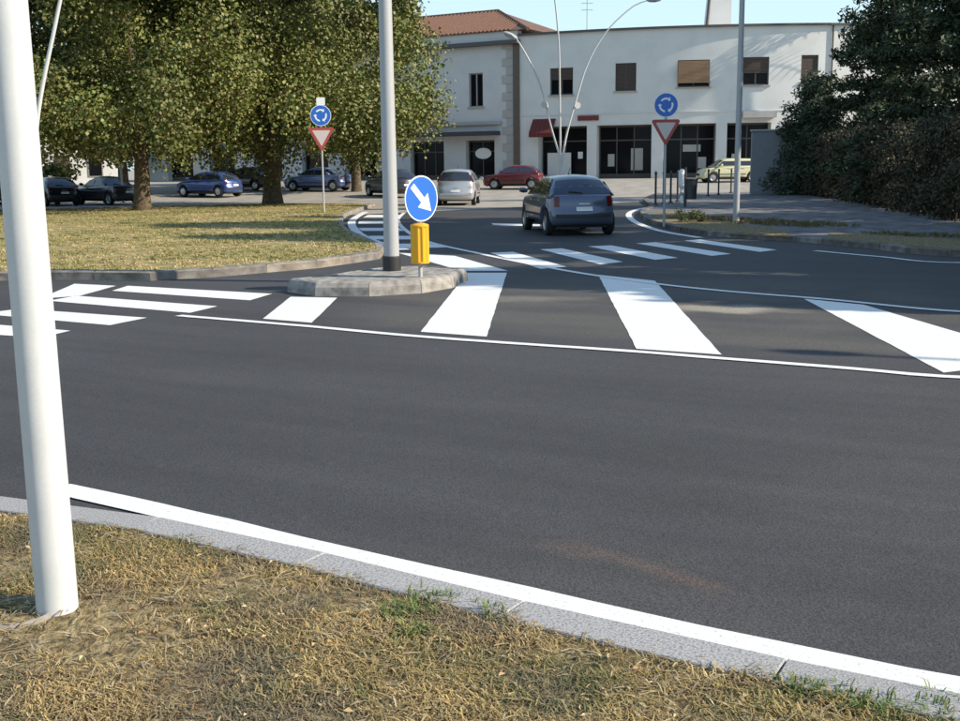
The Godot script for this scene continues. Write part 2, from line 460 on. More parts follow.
func stripe(parent: Node, called: String, q: Array) -> void:
	var o := PackedVector2Array()
	for k in q.size():
		var a: Vector2 = q[k]; var b: Vector2 = q[(k + 1) % q.size()]
		var n := maxi(1, int(a.distance_to(b) / 0.2))
		var side := (b - a).normalized().orthogonal()
		for i in n:
			o.append(a.lerp(b, float(i) / n) + side * (rng.randf_range(-0.004, 0.004) if i > 0 else 0.0))
	part(called, level(o, 0, 0.004, false), M.paint, parent)

func band(parent: Node, called: String, pts: Array, w: float) -> void:
	var p := smooth2(pts, 0.25)
	var st := begin()
	var l := []; var r := []
	for k in p.size():
		var d: Vector2 = (p[mini(k + 1, p.size() - 1)] - p[maxi(k - 1, 0)]).normalized()
		var nrm := Vector2(-d.y, d.x)
		l.append(p[k] + nrm * (w * 0.5 + rng.randf_range(-0.005, 0.005))); r.append(p[k] - nrm * (w * 0.5 + rng.randf_range(-0.005, 0.005)))
	for k in p.size() - 1:
		quad(st, Vector3(l[k].x, 0.0085, l[k].y), Vector3(r[k].x, 0.0085, r[k].y), Vector3(r[k + 1].x, 0.0085, r[k + 1].y), Vector3(l[k + 1].x, 0.0085, l[k + 1].y))
	var mesh := done(st)
	part(called, mesh, M.paint, parent)

# kerb stones laid along a path; the stone's body lies to the given side of the path
func kerb(parent: Node, pts: Array, length: float, width: float, height: float, side: float, mats: Array, ch := 0.012) -> void:
	var p := smooth2(pts, length)
	for k in p.size() - 1:
		var a: Vector2 = p[k]; var b: Vector2 = p[k + 1]
		var d := (b - a).normalized(); var nrm := Vector2(-d.y, d.x) * side
		var c := (a + b) * 0.5 + nrm * width * 0.5
		var o := part("kerb_stone", slab_mesh(Vector3(a.distance_to(b) - 0.004, height + rng.randf_range(-0.001, 0.001), width + rng.randf_range(-0.006, 0.006)), ch), mats[rng.randi() % mats.size()], parent)
		o.position = Vector3(c.x, 0.0, c.y)
		o.rotation.y = -atan2(d.y, d.x)

var verge_edge := []
func build_verge() -> void:
	var edge := [Vector2(-9.0, -8.6), Vector2(-6.0, -7.1), Vector2(-4.0, -6.15), Vector2(-2.52, -5.54), Vector2(-1.93, -5.33), Vector2(-1.35, -5.03), Vector2(-0.82, -4.71), Vector2(-0.35, -4.39), Vector2(0.29, -3.97), Vector2(0.77, -3.68), Vector2(1.51, -3.24), Vector2(2.4, -2.80), Vector2(3.6, -2.2), Vector2(6.5, -0.7)]
	var p := smooth2(edge, 0.4)
	var poly := PackedVector2Array()
	for q in p: poly.append(q + Vector2(-0.04, 0.17))
	verge_edge = p
	poly.append(Vector2(6.5, 7)); poly.append(Vector2(-9, 7))
	var o := part("grass_verge", level(poly, -0.005, 0.035), M.soil, self)
	tag(o, "dry earth verge in the foreground below the kerb", "", "", "structure")
	kerb(o, edge, 1.0, 0.19, 0.05, 1.0, [M.granite, M.granite2], 0.005)

var lawn_poly := PackedVector2Array()
func build_lawn() -> void:
	var front := [Vector2(-40, -19.5), Vector2(-22, -17.6), Vector2(-12, -16.9), Vector2(-7.00, -17.50), Vector2(-5.46, -17.16), Vector2(-4.57, -17.36), Vector2(-3.77, -18.07), Vector2(-2.75, -19.01), Vector2(-1.86, -20.73)]
	var tip := [Vector2(-1.86, -20.73), Vector2(-1.97, -22.70), Vector2(-2.60, -25.51), Vector2(-3.43, -29.09), Vector2(-4.12, -33.73), Vector2(-4.61, -39.21), Vector2(-4.56, -47.66), Vector2(-4.5, -48.5)]
	var p := smooth2(front, 0.8); var q := smooth2(tip, 0.8)
	for v in p: lawn_poly.append(v + Vector2(0, -0.15))
	for k in range(1, q.size()): lawn_poly.append(q[k] + Vector2(-0.12, 0))
	lawn_poly.append_array([Vector2(-9, -50.5), Vector2(-18, -47), Vector2(-40, -44)])
	var o := part("lawn", level(lawn_poly, -0.005, 0.12), M.lawn, self)
	tag(o, "wide dry grass area below the plane trees", "", "", "structure")
	kerb(o, front, 1.0, 0.30, 0.14, -1.0, [M.concrete, M.concrete2, M.concrete], 0.02)
	kerb(o, tip, 0.8, 0.16, 0.13, -1.0, [M.concrete], 0.02)

func build_traffic_island() -> void:
	var ring := [Vector2(-2.69, -15.35), Vector2(-2.44, -14.91), Vector2(-1.80, -14.67), Vector2(-1.07, -14.82), Vector2(-0.54, -15.24), Vector2(-0.28, -15.99), Vector2(-0.18, -16.84), Vector2(-0.19, -16.29), Vector2(-0.37, -16.88), Vector2(-0.76, -17.20), Vector2(-1.38, -17.11), Vector2(-2.05, -16.22), Vector2(-2.42, -15.25)]
	ring.append(ring[0])
	var p := smooth2(ring, 0.25)
	var poly := PackedVector2Array()
	var c := Vector2.ZERO
	for k in p.size() - 1: c += p[k] / (p.size() - 1)
	for k in p.size() - 1: poly.append(p[k] + (c - p[k]).normalized() * 0.13)
	poly = Geometry2D.convex_hull(poly); poly.remove_at(poly.size() - 1)
	var o := part("traffic_island", level(poly, -0.005, 0.182), M.island, self)
	tag(o, "raised concrete traffic island carrying the grey lamp post and arrow sign", "", "", "structure")
	# rounded kerb pieces
	var pr := smooth2(ring, 0.78)
	for k in pr.size() - 1:
		var a: Vector2 = pr[k]; var b: Vector2 = pr[k + 1]
		var st := begin()
		var prof := [Vector2(0, 0), Vector2(0.012, 0.12), Vector2(0.045, 0.172), Vector2(0.09, 0.19), Vector2(0.15, 0.19), Vector2(0.15, 0)]
		var na: Vector2 = (c - a).normalized(); var nb: Vector2 = (c - b).normalized()
		var ta := a.lerp(b, 0.006); var tb := a.lerp(b, 0.994)
		for i in prof.size() - 1:
			var u: Vector2 = prof[i]; var v: Vector2 = prof[i + 1]
			var a0 := ta + na * u.x; var a1 := ta + na * v.x; var b0 := tb + nb * u.x; var b1 := tb + nb * v.x
			quad(st, Vector3(a0.x, u.y, a0.y), Vector3(a1.x, v.y, a1.y), Vector3(b1.x, v.y, b1.y), Vector3(b0.x, u.y, b0.y))
		for s in [[ta, na], [tb, nb]]:
			for i in range(1, prof.size() - 1):
				var u0: Vector2 = s[0] + s[1] * prof[0].x; var u1: Vector2 = s[0] + s[1] * prof[i].x; var u2: Vector2 = s[0] + s[1] * prof[i + 1].x
				tri(st, Vector3(u0.x, prof[0].y, u0.y), Vector3(u1.x, prof[i].y, u1.y), Vector3(u2.x, prof[i + 1].y, u2.y))
		part("kerb_stone", done(st), [M.island2, M.island][k % 2], o)

func build_sidewalk() -> void:
	var edge := [Vector2(9.6, -60), Vector2(7.6, -51), Vector2(6.66, -42.98), Vector2(5.55, -37.99), Vector2(4.99, -32.75), Vector2(5.00, -29.13), Vector2(5.32, -26.54), Vector2(6.03, -24.96), Vector2(6.82, -24.15), Vector2(7.17, -23.16), Vector2(7.80, -21.41), Vector2(8.59, -19.64), Vector2(13, -18.0), Vector2(19, -13.2)]
	var p := smooth2(edge, 0.8)
	var poly := PackedVector2Array()
	for v in p: poly.append(v + Vector2(0.08, -0.08))
	poly.append_array([Vector2(45, -6), Vector2(45, -60)])
	var o := part("sidewalk", level(poly, -0.005, 0.10), M.sidewalk, self)
	tag(o, "grey raised pavement along the hedge on the right", "", "", "structure")
	# kerb with a lowered stretch at the crossing
	var k1 := smooth2(edge, 0.9)
	for k in k1.size() - 1:
		var a: Vector2 = k1[k]; var b: Vector2 = k1[k + 1]
		var mid := (a + b) * 0.5
		var px := mid.x / -mid.y
		var h := 0.125
		if px > 0.272 and px < 0.318 and mid.y > -28.0: h = 0.106
		var d := (b - a).normalized(); var nrm := Vector2(d.y, -d.x)
		var s := part("kerb_stone", slab_mesh(Vector3(a.distance_to(b) - 0.008, h, 0.22), 0.015), [M.kerb_dirty, M.concrete2][k % 3 / 2], o)
		s.position = Vector3(mid.x + nrm.x * 0.11, 0, mid.y + nrm.y * 0.11)
		s.rotation.y = -atan2(d.y, d.x)

# ---------------------------------------------------------------- buildings
var circ := Vector3(22.000, -122.500, 42.000)
var t_c := 2.03490
var corner := Vector3(3.200, 0, -84.943)
func on_arc(s: float, y: float, out: float) -> Vector3:
	var t := t_c - s / circ.z
	return Vector3(circ.x + (circ.z + out) * cos(t), y, circ.y + (circ.z + out) * sin(t))
func on_wing(s: float, y: float, out: float) -> Vector3:
	return corner + Vector3(-0.8660 * s - 0.5 * out, y, -0.5 * s + 0.8660 * out)

# a box that follows a facade from s0 to s1, y0 to y1, out0 to out1
func fbox(st: SurfaceTool, f: Callable, s0: float, s1: float, y0: float, y1: float, o0: float, o1: float, step := 1.5) -> void:
	var n := maxi(1, int(ceil(absf(s1 - s0) / step)))
	for k in n:
		var a := lerpf(s0, s1, float(k) / n); var b := lerpf(s0, s1, float(k + 1) / n)
		var p := [f.call(a, y0, o1), f.call(b, y0, o1), f.call(b, y1, o1), f.call(a, y1, o1), f.call(a, y0, o0), f.call(b, y0, o0), f.call(b, y1, o0), f.call(a, y1, o0)]
		quad(st, p[0], p[3], p[2], p[1]); quad(st, p[5], p[6], p[7], p[4])
		quad(st, p[3], p[7], p[6], p[2]); quad(st, p[0], p[1], p[5], p[4])
		if k == 0: quad(st, p[4], p[7], p[3], p[0])
		if k == n - 1: quad(st, p[1], p[2], p[6], p[5])

func fpart(called: String, f: Callable, s0: float, s1: float, y0: float, y1: float, o0: float, o1: float, m: Material, parent: Node) -> MeshInstance3D:
	var st := begin(); fbox(st, f, s0, s1, y0, y1, o0, o1); return part(called, done(st), m, parent)

# a wall with openings [s0, s1, y0, y1] and reveals of the given depth
func wall(f: Callable, s0: float, s1: float, y0: float, y1: float, holes: Array, depth: float) -> ArrayMesh:
	var ss := [s0, s1]; var ys := [y0, y1]
	var v := s0 + 0.8
	while v < s1 - 0.3: ss.append(v); v += 0.8
	for h in holes: ss.append_array([h[0], h[1]]); ys.append_array([h[2], h[3]])
	ss.sort(); ys.sort()
	var st := begin(); st.set_smooth_group(1)
	for i in ss.size() - 1:
		if ss[i + 1] - ss[i] < 0.001: continue
		for j in ys.size() - 1:
			if ys[j + 1] - ys[j] < 0.001: continue
			var cs: float = (ss[i] + ss[i + 1]) * 0.5; var cy: float = (ys[j] + ys[j + 1]) * 0.5
			var open := false
			for h in holes:
				if cs > h[0] and cs < h[1] and cy > h[2] and cy < h[3]: open = true
			if open: continue
			quad(st, f.call(ss[i], ys[j], 0.0), f.call(ss[i], ys[j + 1], 0.0), f.call(ss[i + 1], ys[j + 1], 0.0), f.call(ss[i + 1], ys[j], 0.0))
	st.set_smooth_group(-1)
	for h in holes:
		for q in [[h[0], h[2], h[0], h[3]], [h[1], h[3], h[1], h[2]], [h[0], h[3], h[1], h[3]], [h[1], h[2], h[0], h[2]]]:
			quad(st, f.call(q[0], q[1], 0.0), f.call(q[0], q[1], -depth), f.call(q[2], q[3], -depth), f.call(q[2], q[3], 0.0))
	return done(st)

func window(parent: Node, f: Callable, s0: float, s1: float, y0: float, y1: float, frame_m: Material, shut: String) -> void:
	var w := part("window", null, null, parent)
	var st := begin()
	fbox(st, f, s0 + 0.002, s1 - 0.002, y0 + 0.002, y0 + 0.09, -0.22, -0.14); fbox(st, f, s0 + 0.002, s1 - 0.002, y1 - 0.09, y1 - 0.002, -0.22, -0.14)
	fbox(st, f, s0 + 0.002, s0 + 0.09, y0 + 0.09, y1 - 0.09, -0.22, -0.14); fbox(st, f, s1 - 0.09, s1 - 0.002, y0 + 0.09, y1 - 0.09, -0.22, -0.14)
	var c := (s0 + s1) * 0.5
	fbox(st, f, c - 0.05, c + 0.05, y0 + 0.09, y1 - 0.09, -0.22, -0.14)
	w.mesh = done(st); w.material_override = frame_m
	fpart("pane", f, s0, c - 0.05, y0, y1, -0.26, -0.20, M.pane, w)
	fpart("pane", f, c + 0.05, s1, y0, y1, -0.26, -0.20, M.pane, w)
	fpart("sill", f, s0 - 0.12, s1 + 0.12, y0 - 0.10, y0 - 0.002, -0.05, 0.12, M.trim, w)
	if shut == "roller":
		# slatted roller shutter part way down
		var drop := y0 + (y1 - y0) * rng.randf_range(0.25, 0.6)
		var b := begin(); var y := y1 - 0.09
		while y > drop: fbox(b, f, s0 + 0.06, s1 - 0.06, y - 0.075, y - 0.008, -0.14, -0.11); y -= 0.085
		part("roller_shutter", done(b), M.shutter, w)
	elif shut == "full":
		var b2 := begin(); var y2 := y1 - 0.09
		while y2 > y0 + 0.12: fbox(b2, f, s0 + 0.06, s1 - 0.06, y2 - 0.075, y2 - 0.008, -0.14, -0.11); y2 -= 0.085
		part("roller_shutter", done(b2), M.shutter, w)
	elif shut == "out":
		# shutter propped outwards like an awning
		var b3 := begin(); var n := 18
		for k in n:
			var t := float(k) / n
			var yy := lerpf(y1 - 0.05, y0 + 0.25, t)
			fbox(b3, f, s0 + 0.03, s1 - 0.03, yy - 0.085, yy - 0.012, -0.02 + 0.55 * t, 0.01 + 0.55 * t)
		part("roller_shutter", done(b3), M.blind, w)
		for e in [s0 + 0.02, s1 - 0.02]:
			part("shutter_arm", tube_mesh([f.call(e, y0 + 0.75, 0.0), f.call(e, y0 + 0.22, 0.55)], [0.02], 6), M.dark_metal, w)

func shopfront(parent: Node, f: Callable, s0: float, s1: float, y0: float, y1: float, bays: int, back: float) -> void:
	var w := part("shopfront", null, null, parent)
	var st := begin()
	fbox(st, f, s0, s1, y0, y0 + 0.35, -back - 0.1, -back); fbox(st, f, s0, s1, y1 - 0.14, y1 - 0.004, -back - 0.1, -back)
	var tr := y0 + (y1 - y0) * 0.72
	fbox(st, f, s0, s1, tr - 0.05, tr + 0.05, -back - 0.1, -back)
	for k in bays + 1:
		var s := lerpf(s0 + 0.05, s1 - 0.05, float(k) / bays)
		fbox(st, f, s - 0.045, s + 0.045, y0 + 0.35, tr - 0.05, -back - 0.1, -back + 0.004)
		fbox(st, f, s - 0.045, s + 0.045, tr + 0.05, y1 - 0.14, -back - 0.1, -back + 0.004)
	w.mesh = done(st); w.material_override = M.frame
	for k in bays:
		var a := lerpf(s0 + 0.05, s1 - 0.05, float(k) / bays) + 0.045; var b := lerpf(s0 + 0.05, s1 - 0.05, float(k + 1) / bays) - 0.045
		fpart("pane", f, a, b, y0 + 0.35, tr - 0.05, -back - 0.08, -back - 0.05, M.pane, w)
		fpart("pane", f, a, b, tr + 0.05, y1 - 0.14, -back - 0.08, -back - 0.05, M.pane, w)

func build_rotunda() -> void:
	var o := thing("rotunda_building", "white two storey curved building with dark shopfronts between white pillars", "building", on_arc(14.0, 0.62, 0.0))
	var root := o
	var f := func(s: float, y: float, out: float) -> Vector3: return on_arc(s, y, out) - root.position
	var top := 11.15
	var s_end := 38.0
	var wins := [[2.47, 4.25, 6.75, 8.69, "roller"], [7.40, 8.92, 6.88, 8.85, "full"], [11.86, 14.12, 7.04, 8.92, "out"], [16.44, 18.28, 7.09, 9.03, "roller"], [20.56, 21.79, 7.26, 9.12, "full"], [27.6, 29.2, 7.1, 9.1, "full"], [32.4, 34.0, 7.1, 9.1, "full"]]
	var fy: float = 4.48
	var bays := [[1.52, 5.32, 2], [6.06, 10.08, 3], [10.93, 14.68, 3], [15.45, 18.56, 2], [19.84, 23.33, 2], [27.5, 32.5, 3]]
	var holes := []
	for w in wins: holes.append([w[0], w[1], w[2], w[3]])
	for b in bays: holes.append([b[0], b[1], 0.45, fy])
	part("wall", wall(f, 0.0, s_end, 0.40, top, holes, 1.1), M.plaster, o)
	for w in wins: window(o, f, w[0], w[1], w[2], w[3], M.frame, w[4])
	for b in bays: shopfront(o, f, b[0], b[1], 0.60, fy, b[2], 0.9)
	# closing walls, roof and cornice
	var st := begin()
	fbox(st, f, 0.0, s_end, top - 0.35, top - 0.02, -12.0, -0.3)
	part("roof", done(st), M.trim, o)
	st = begin(); fbox(st, f, 0.0, s_end, 0.40, top - 0.36, -12.0, -11.7)
	fbox(st, f, s_end - 0.3, s_end - 0.01, 0.40, top - 0.36, -11.7, -1.2)
	fbox(st, f, 0.01, 0.3, 0.40, top - 0.36, -11.7, -1.2)
	part("rear_wall", done(st), M.plaster, o)
	fpart("cornice", f, 0.0, s_end, top, top + 0.14, -0.5, 0.22, M.trim_dark, o)
	fpart("ledge", f, 0.0, s_end, 5.28, 5.36, -0.05, 0.05, M.plaster, o)
	# maroon awning and red board by the first shopfront
	var a := begin()
	var s0: float = 1.12; var s1: float = 2.94
	for k in 6:
		var u := lerpf(s0, s1, k / 6.0) + 0.004; var v := lerpf(s0, s1, (k + 1) / 6.0)
		var y0 := 5.05; var y1 := 4.0
		quad(a, f.call(u, y0, 0.03), f.call(v, y0, 0.03), f.call(v, y1, 0.9), f.call(u, y1, 0.9))
		quad(a, f.call(u, y1, 0.9), f.call(v, y1, 0.9), f.call(v, y1 - 0.3, 0.9), f.call(u, y1 - 0.3, 0.9))
	part("awning", done(a), M.maroon, o)
	fpart("red_board", f, 4.64, 6.21, 4.85, 5.2, 0.02, 0.10, M.redboard, o)
	fpart("white_board", f, 2.08, 3.95, 0.9, 2.55, -0.6, -0.52, M.plaster, o)
	for q in [[6.73, 0.5, 1.5, 0.9], [8.49, 0.9, 1.2, 1.6], [12.35, 1.3, 2.5, 0.5], [13.48, 0.6, 1.3, 0.8], [15.95, 0.5, 1.6, 0.7]]:
		fpart("poster", f, q[0], q[0] + q[1], q[2], q[2] + q[3], -0.945, -0.94, M.trim, o)
	fpart("poster", f, 4.41, 4.79, 2.1, 2.6, -0.88, -0.86, M.sign_white, o)
	# dark fascia over the right-hand entrance
	fpart("fascia", f, 16.44, 18.77, 4.8, 5.25, 0.02, 0.7, M.trim, o)
	# downpipe
	part("downpipe", tube_mesh([f.call(22.74, 0.8, 0.08), f.call(22.74, top, 0.08)], [0.06], 8), M.trim_dark, o)
	# tall pale stack behind the parapet and an aerial
	var ch := thing("chimney_stack", "tall pale stack with dark edge rising behind the curved roofline", "chimney", Vector3(18.58, 11.13, -88.0))
	st = begin()
	var lo := [Vector3(-0.95, 0, 0.7), Vector3(0.95, 0, 0.7), Vector3(0.95, 0, -0.7), Vector3(-0.95, 0, -0.7)]
	for k in 4:
		var j := (k + 1) % 4
		var t0: Vector3 = Vector3(lo[k].x * 0.72 + 0.25, 6.4, lo[k].z * 0.8); var t1: Vector3 = Vector3(lo[j].x * 0.72 + 0.25, 6.4, lo[j].z * 0.8)
		quad(st, lo[k], t0, t1, lo[j])
	part("shaft", done(st), M.plaster, ch)
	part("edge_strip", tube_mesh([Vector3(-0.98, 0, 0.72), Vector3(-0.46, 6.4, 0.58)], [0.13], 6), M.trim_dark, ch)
	part("cap", box_mesh(Vector3(1.7, 0.25, 1.5), Vector3(0.25, 6.52, 0)), M.trim, ch)
	var an := thing("roof_aerial", "thin television aerial on the curved white building's roof", "aerial", Vector3(8.62, 11.13, -88.5))
	part("mast", tube_mesh([Vector3.ZERO, Vector3(0, 3.4, 0)], [0.05, 0.03], 6), M.galv, an)
	part("foot", box_mesh(Vector3(0.9, 0.5, 0.6), Vector3(0, 0.24, 0)), M.trim, an)
	for y in [2.3, 2.8, 3.3]: part("rod", tube_mesh([Vector3(-0.45, y, 0), Vector3(0.45, y, 0)], [0.025], 5), M.galv, an)

func build_wing() -> void:
	var o := thing("corner_house", "pale house with hipped tile roof and dark ground floor shops", "building", on_wing(12.0, 0.62, 0.0))
	var root := o
	var f := func(s: float, y: float, out: float) -> Vector3: return on_wing(s, y, out) - root.position
	var top := 10.6
	var s1 := 40.0
	var wins := [[3.15, 4.39, 6.12, 8.66]]
	for k in 7: wins.append([7.7 + 4.6 * k, 8.9 + 4.6 * k, wins[0][2], wins[0][3]])
	var shops := [[2.18, 4.75, 2], [6.75, 9.93, 3], [13.2, 16.4, 2], [18.2, 21.0, 2], [23.2, 26.4, 2], [28.6, 31.6, 2], [33.6, 36.8, 2]]
	var holes := []
	for w in wins: holes.append([w[0], w[1], w[2], w[3]])
	for b in shops: holes.append([b[0], b[1], 0.45, 3.6])
	part("wall", wall(f, 0.25, s1, 0.40, top, holes, 0.7), M.plaster_wing, o)
	for w in wins: window(o, f, w[0], w[1], w[2], w[3], M.frame_pale, "roller" if w[0] > 6 else "")
	for b in shops: shopfront(o, f, b[0], b[1], 0.60, 3.6, b[2], 0.5)
	fpart("pilaster", f, -0.05, 0.45, 0.6, top + 0.05, 0.03, 0.16, M.pilaster, o)
	# quoins beside the pilaster
	for k in 16: fpart("quoin", f, 0.47, 1.1 if k % 2 == 0 else 1.45, 0.8 + 0.63 * k, 1.40 + 0.63 * k, 0.0, 0.05, M.trim, o)
	fpart("string_course", f, 1.5, s1, 4.75, 5.0, -0.02, 0.22, M.trim, o)
	fpart("cornice", f, -0.1, s1 + 0.3, top, top + 0.28, -0.4, 0.55, M.trim_dark, o)
	fpart("parapet", f, 0.0, s1, top + 0.285, top + 0.95, -0.4, 0.3, M.plaster_wing, o)
	var st := begin(); fbox(st, f, 1.66, 10.12, 3.95, 4.25, 0.005, 1.1)
	part("awning", done(st), M.awning, o)
	# oval sign behind the glass
	var ov := PackedVector2Array()
	for i in 24: ov.append(Vector2(cos(TAU * i / 24) * 0.72, sin(TAU * i / 24) * 0.42))
	var sg := part("shop_sign", plate(ov, 0, 0.04), M.sign_white, o)
	sg.position = f.call(3.41, 2.6, -0.44)
	sg.rotation.y = -PI / 6.0
	# balcony further left
	fpart("balcony_floor", f, 6.9, 10.0, 5.02, 5.16, 0.0, 1.0, M.trim, o)
	for k in 11: part("baluster", tube_mesh([f.call(6.95 + 0.3 * k, 5.16, 0.95), f.call(6.95 + 0.3 * k, 6.1, 0.95)], [0.025], 5), M.dark_metal, o)
	part("rail", tube_mesh([f.call(6.9, 6.1, 0.95), f.call(10.0, 6.1, 0.95)], [0.03], 5), M.dark_metal, o)
	# hipped roof
	var e := top + 0.96
	var p := [f.call(-1.0, e, 0.5), f.call(s1 + 0.6, e, 0.5), f.call(s1 + 0.6, e, -11.0), f.call(-1.0, e, -11.0), f.call(4.6, e + 2.3, -5.2), f.call(s1 - 4.0, e + 2.3, -5.2)]
	st = begin()
	quad(st, p[0], p[4], p[5], p[1]); quad(st, p[2], p[5], p[4], p[3])
	tri(st, p[3], p[4], p[0]); tri(st, p[1], p[5], p[2])
	quad(st, p[0], p[1], p[2], p[3])
	var roof := part("roof", done(st), M.tile, o)
	# courses of tiles as raised ribs running down the front slope
	st = begin()
	for k in 110:
		var u := 0.6 + 0.36 * k
		var t := clampf((u + 1.0) / 5.6, 0.0, 1.0)
		var a: Vector3 = f.call(u, e + 0.03, 0.5); var b: Vector3 = f.call(u, e + 2.3 * t + 0.03, 0.5 - 5.7 * t)
		tube(st, [a, b], [0.09], 5)
	tag(part("tile_ribs", done(st), M.tile, roof), "", "", "", "stuff")
	part("ridge", tube_mesh([p[4], p[5]], [0.16], 8), M.tile, roof)
	part("ridge", tube_mesh([p[0], p[4]], [0.14], 8), M.tile, roof)
	st = begin(); fbox(st, f, 0.2, s1, 0.40, top, -11.0, -10.7); fbox(st, f, s1 - 0.3, s1 - 0.01, 0.40, top, -10.7, -0.8)
	part("rear_wall", done(st), M.plaster_wing, o)

func build_left_house() -> void:
	var o := thing("small_house", "small white house seen below the leaves at far left", "house", Vector3(-33.0, 0.62, -90.0), 0.25)
	part("wall", box_mesh(Vector3(8.0, 5.4, 7.0), Vector3(0, 2.7, 0)), M.plaster, o)
	var st := begin()
	var e := 5.41
	var p := [Vector3(-4.5, e, 4.0), Vector3(4.5, e, 4.0), Vector3(4.5, e, -4.0), Vector3(-4.5, e, -4.0), Vector3(-2.0, e + 1.9, 0), Vector3(2.0, e + 1.9, 0)]
	quad(st, p[0], p[4], p[5], p[1]); quad(st, p[2], p[5], p[4], p[3]); tri(st, p[3], p[4], p[0]); tri(st, p[1], p[5], p[2]); quad(st, p[0], p[1], p[2], p[3])
	part("roof", done(st), M.tile, o)
	for q in [[-2.4, 3.7], [0.0, 3.7], [2.4, 3.7], [-2.4, 1.3], [2.4, 1.3]]:
		var w := part("window", box_mesh(Vector3(1.1, 1.5, 0.12), Vector3(q[0], q[1], 3.5)), M.frame_pale, o)
		part("pane", box_mesh(Vector3(0.92, 1.32, 0.02), Vector3(q[0], q[1], 3.575)), M.pane, w)
	part("door", box_mesh(Vector3(1.1, 2.2, 0.1), Vector3(0, 1.1, 3.52)), M.shutter, o)

# ---------------------------------------------------------------- trees
# many leaf-sized faces spread through clumps
func leaf_mesh(clumps: Array, n: int, size: float, pal: Array, seed_: int, spread := 0.42, aspect := 0.85, droop := 0.0) -> ArrayMesh:
	var r := RandomNumberGenerator.new(); r.seed = seed_
	var cum := []; var total := 0.0
	for c in clumps:
		total += c[1] * c[1]; cum.append(total)
	var v := PackedVector3Array(); var nn := PackedVector3Array(); var col := PackedColorArray(); var idx := PackedInt32Array()
	v.resize(n * 4); nn.resize(n * 4); col.resize(n * 4); idx.resize(n * 6)
	for k in n:
		var pick := r.randf() * total
		var ci: int = cum.bsearch(pick)
		var c = clumps[mini(ci, clumps.size() - 1)]
		var d := Vector3(r.randfn(), r.randfn() * 0.85, r.randfn()).normalized()
		var pos: Vector3 = c[0] + d * c[1] * pow(r.randf(), spread) * r.randf_range(0.8, 1.12)
		var nrm := (d * 0.5 + Vector3(r.randfn(), r.randfn() + 0.5, r.randfn()) * 0.7).normalized()
		var u := nrm.cross(Vector3(r.randfn(), r.randfn() - droop, r.randfn())).normalized()
		var w := nrm.cross(u)
		var s := size * r.randf_range(0.6, 1.3)
		var b := k * 4
		v[b] = pos - u * s * 0.5; v[b + 1] = pos + w * s * 0.5 * aspect - nrm * s * 0.12; v[b + 2] = pos + u * s * 0.5; v[b + 3] = pos - w * s * 0.5 * aspect - nrm * s * 0.12
		var cc: Color = pal[r.randi() % pal.size()]
		cc = cc * r.randf_range(0.85, 1.16) * (c[2] if c.size() > 2 else 1.0)
		for i in 4: nn[b + i] = nrm; col[b + i] = cc
		idx[k * 6] = b; idx[k * 6 + 1] = b + 1; idx[k * 6 + 2] = b + 2; idx[k * 6 + 3] = b; idx[k * 6 + 4] = b + 2; idx[k * 6 + 5] = b + 3
	var arr := []; arr.resize(Mesh.ARRAY_MAX)
	arr[Mesh.ARRAY_VERTEX] = v; arr[Mesh.ARRAY_NORMAL] = nn; arr[Mesh.ARRAY_COLOR] = col; arr[Mesh.ARRAY_INDEX] = idx
	var am := ArrayMesh.new(); am.add_surface_from_arrays(Mesh.PRIMITIVE_TRIANGLES, arr)
	return am

func broadleaf(called: String, label: String, at: Vector3, height: float, low: float, rad: float, trunk_r: float, leaves: int, size: float, pal: Array, seed_: int, group: String, clump_n := 46, lean := Vector3.ZERO) -> Node3D:
	var r := RandomNumberGenerator.new(); r.seed = seed_
	var o := thing(called, label, "tree", at, 0.0, group)
	var clumps := []
	var mid := (height + low) * 0.5; var hh := (height - low) * 0.5
	for k in clump_n:
		var d := Vector3(r.randfn(), r.randfn(), r.randfn()).normalized()
		var q := pow(r.randf(), 0.3)
		var cr := rad * r.randf_range(0.13, 0.27)
		var dy := signf(d.y) * pow(absf(d.y), 0.5)
		var p := Vector3(d.x * (rad - cr * 0.7) * q, mid + dy * (hh - cr * 0.7) * q, d.z * (rad - cr * 0.7) * q) + lean
		clumps.append([p, cr, r.randf_range(0.72, 1.25)])
	var fork := Vector3(r.randf_range(-0.2, 0.2), low + (height - low) * 0.22, r.randf_range(-0.2, 0.2))
	part("trunk", tube_mesh(smooth_path([Vector3(0, -0.05, 0), Vector3(r.randf_range(-0.1, 0.1), fork.y * 0.5, 0), fork, Vector3(lean.x * 0.6, height * 0.8, lean.z * 0.6)], 0.6), taper(trunk_r, 14, 0.25, fork.y, height), 12), M.bark, o)
	var st := begin()
	for k in mini(18, clump_n):
		var e: Vector3 = clumps[k][0]
		var h0 := clampf(e.y - r.randf_range(1.0, 3.0), fork.y * 0.75, height * 0.6)
		var s := Vector3(fork.x * 0.5, h0, fork.z * 0.5)
		tube(st, [s, s.lerp(e, 0.5) + Vector3(0, 0.3, 0), e], [trunk_r * 0.38, trunk_r * 0.24, 0.03], 7)
	part("limbs", done(st), M.bark, o)
	part("crown", leaf_mesh(clumps, leaves, size, pal, seed_ + 7), M.leaf, o)
	return o

func taper(r0: float, n: int, end: float, _f: float, _h: float) -> Array:
	var out := [r0 * 1.35, r0 * 1.08]
	for k in n: out.append(lerpf(r0, r0 * end, float(k) / n))
	return out

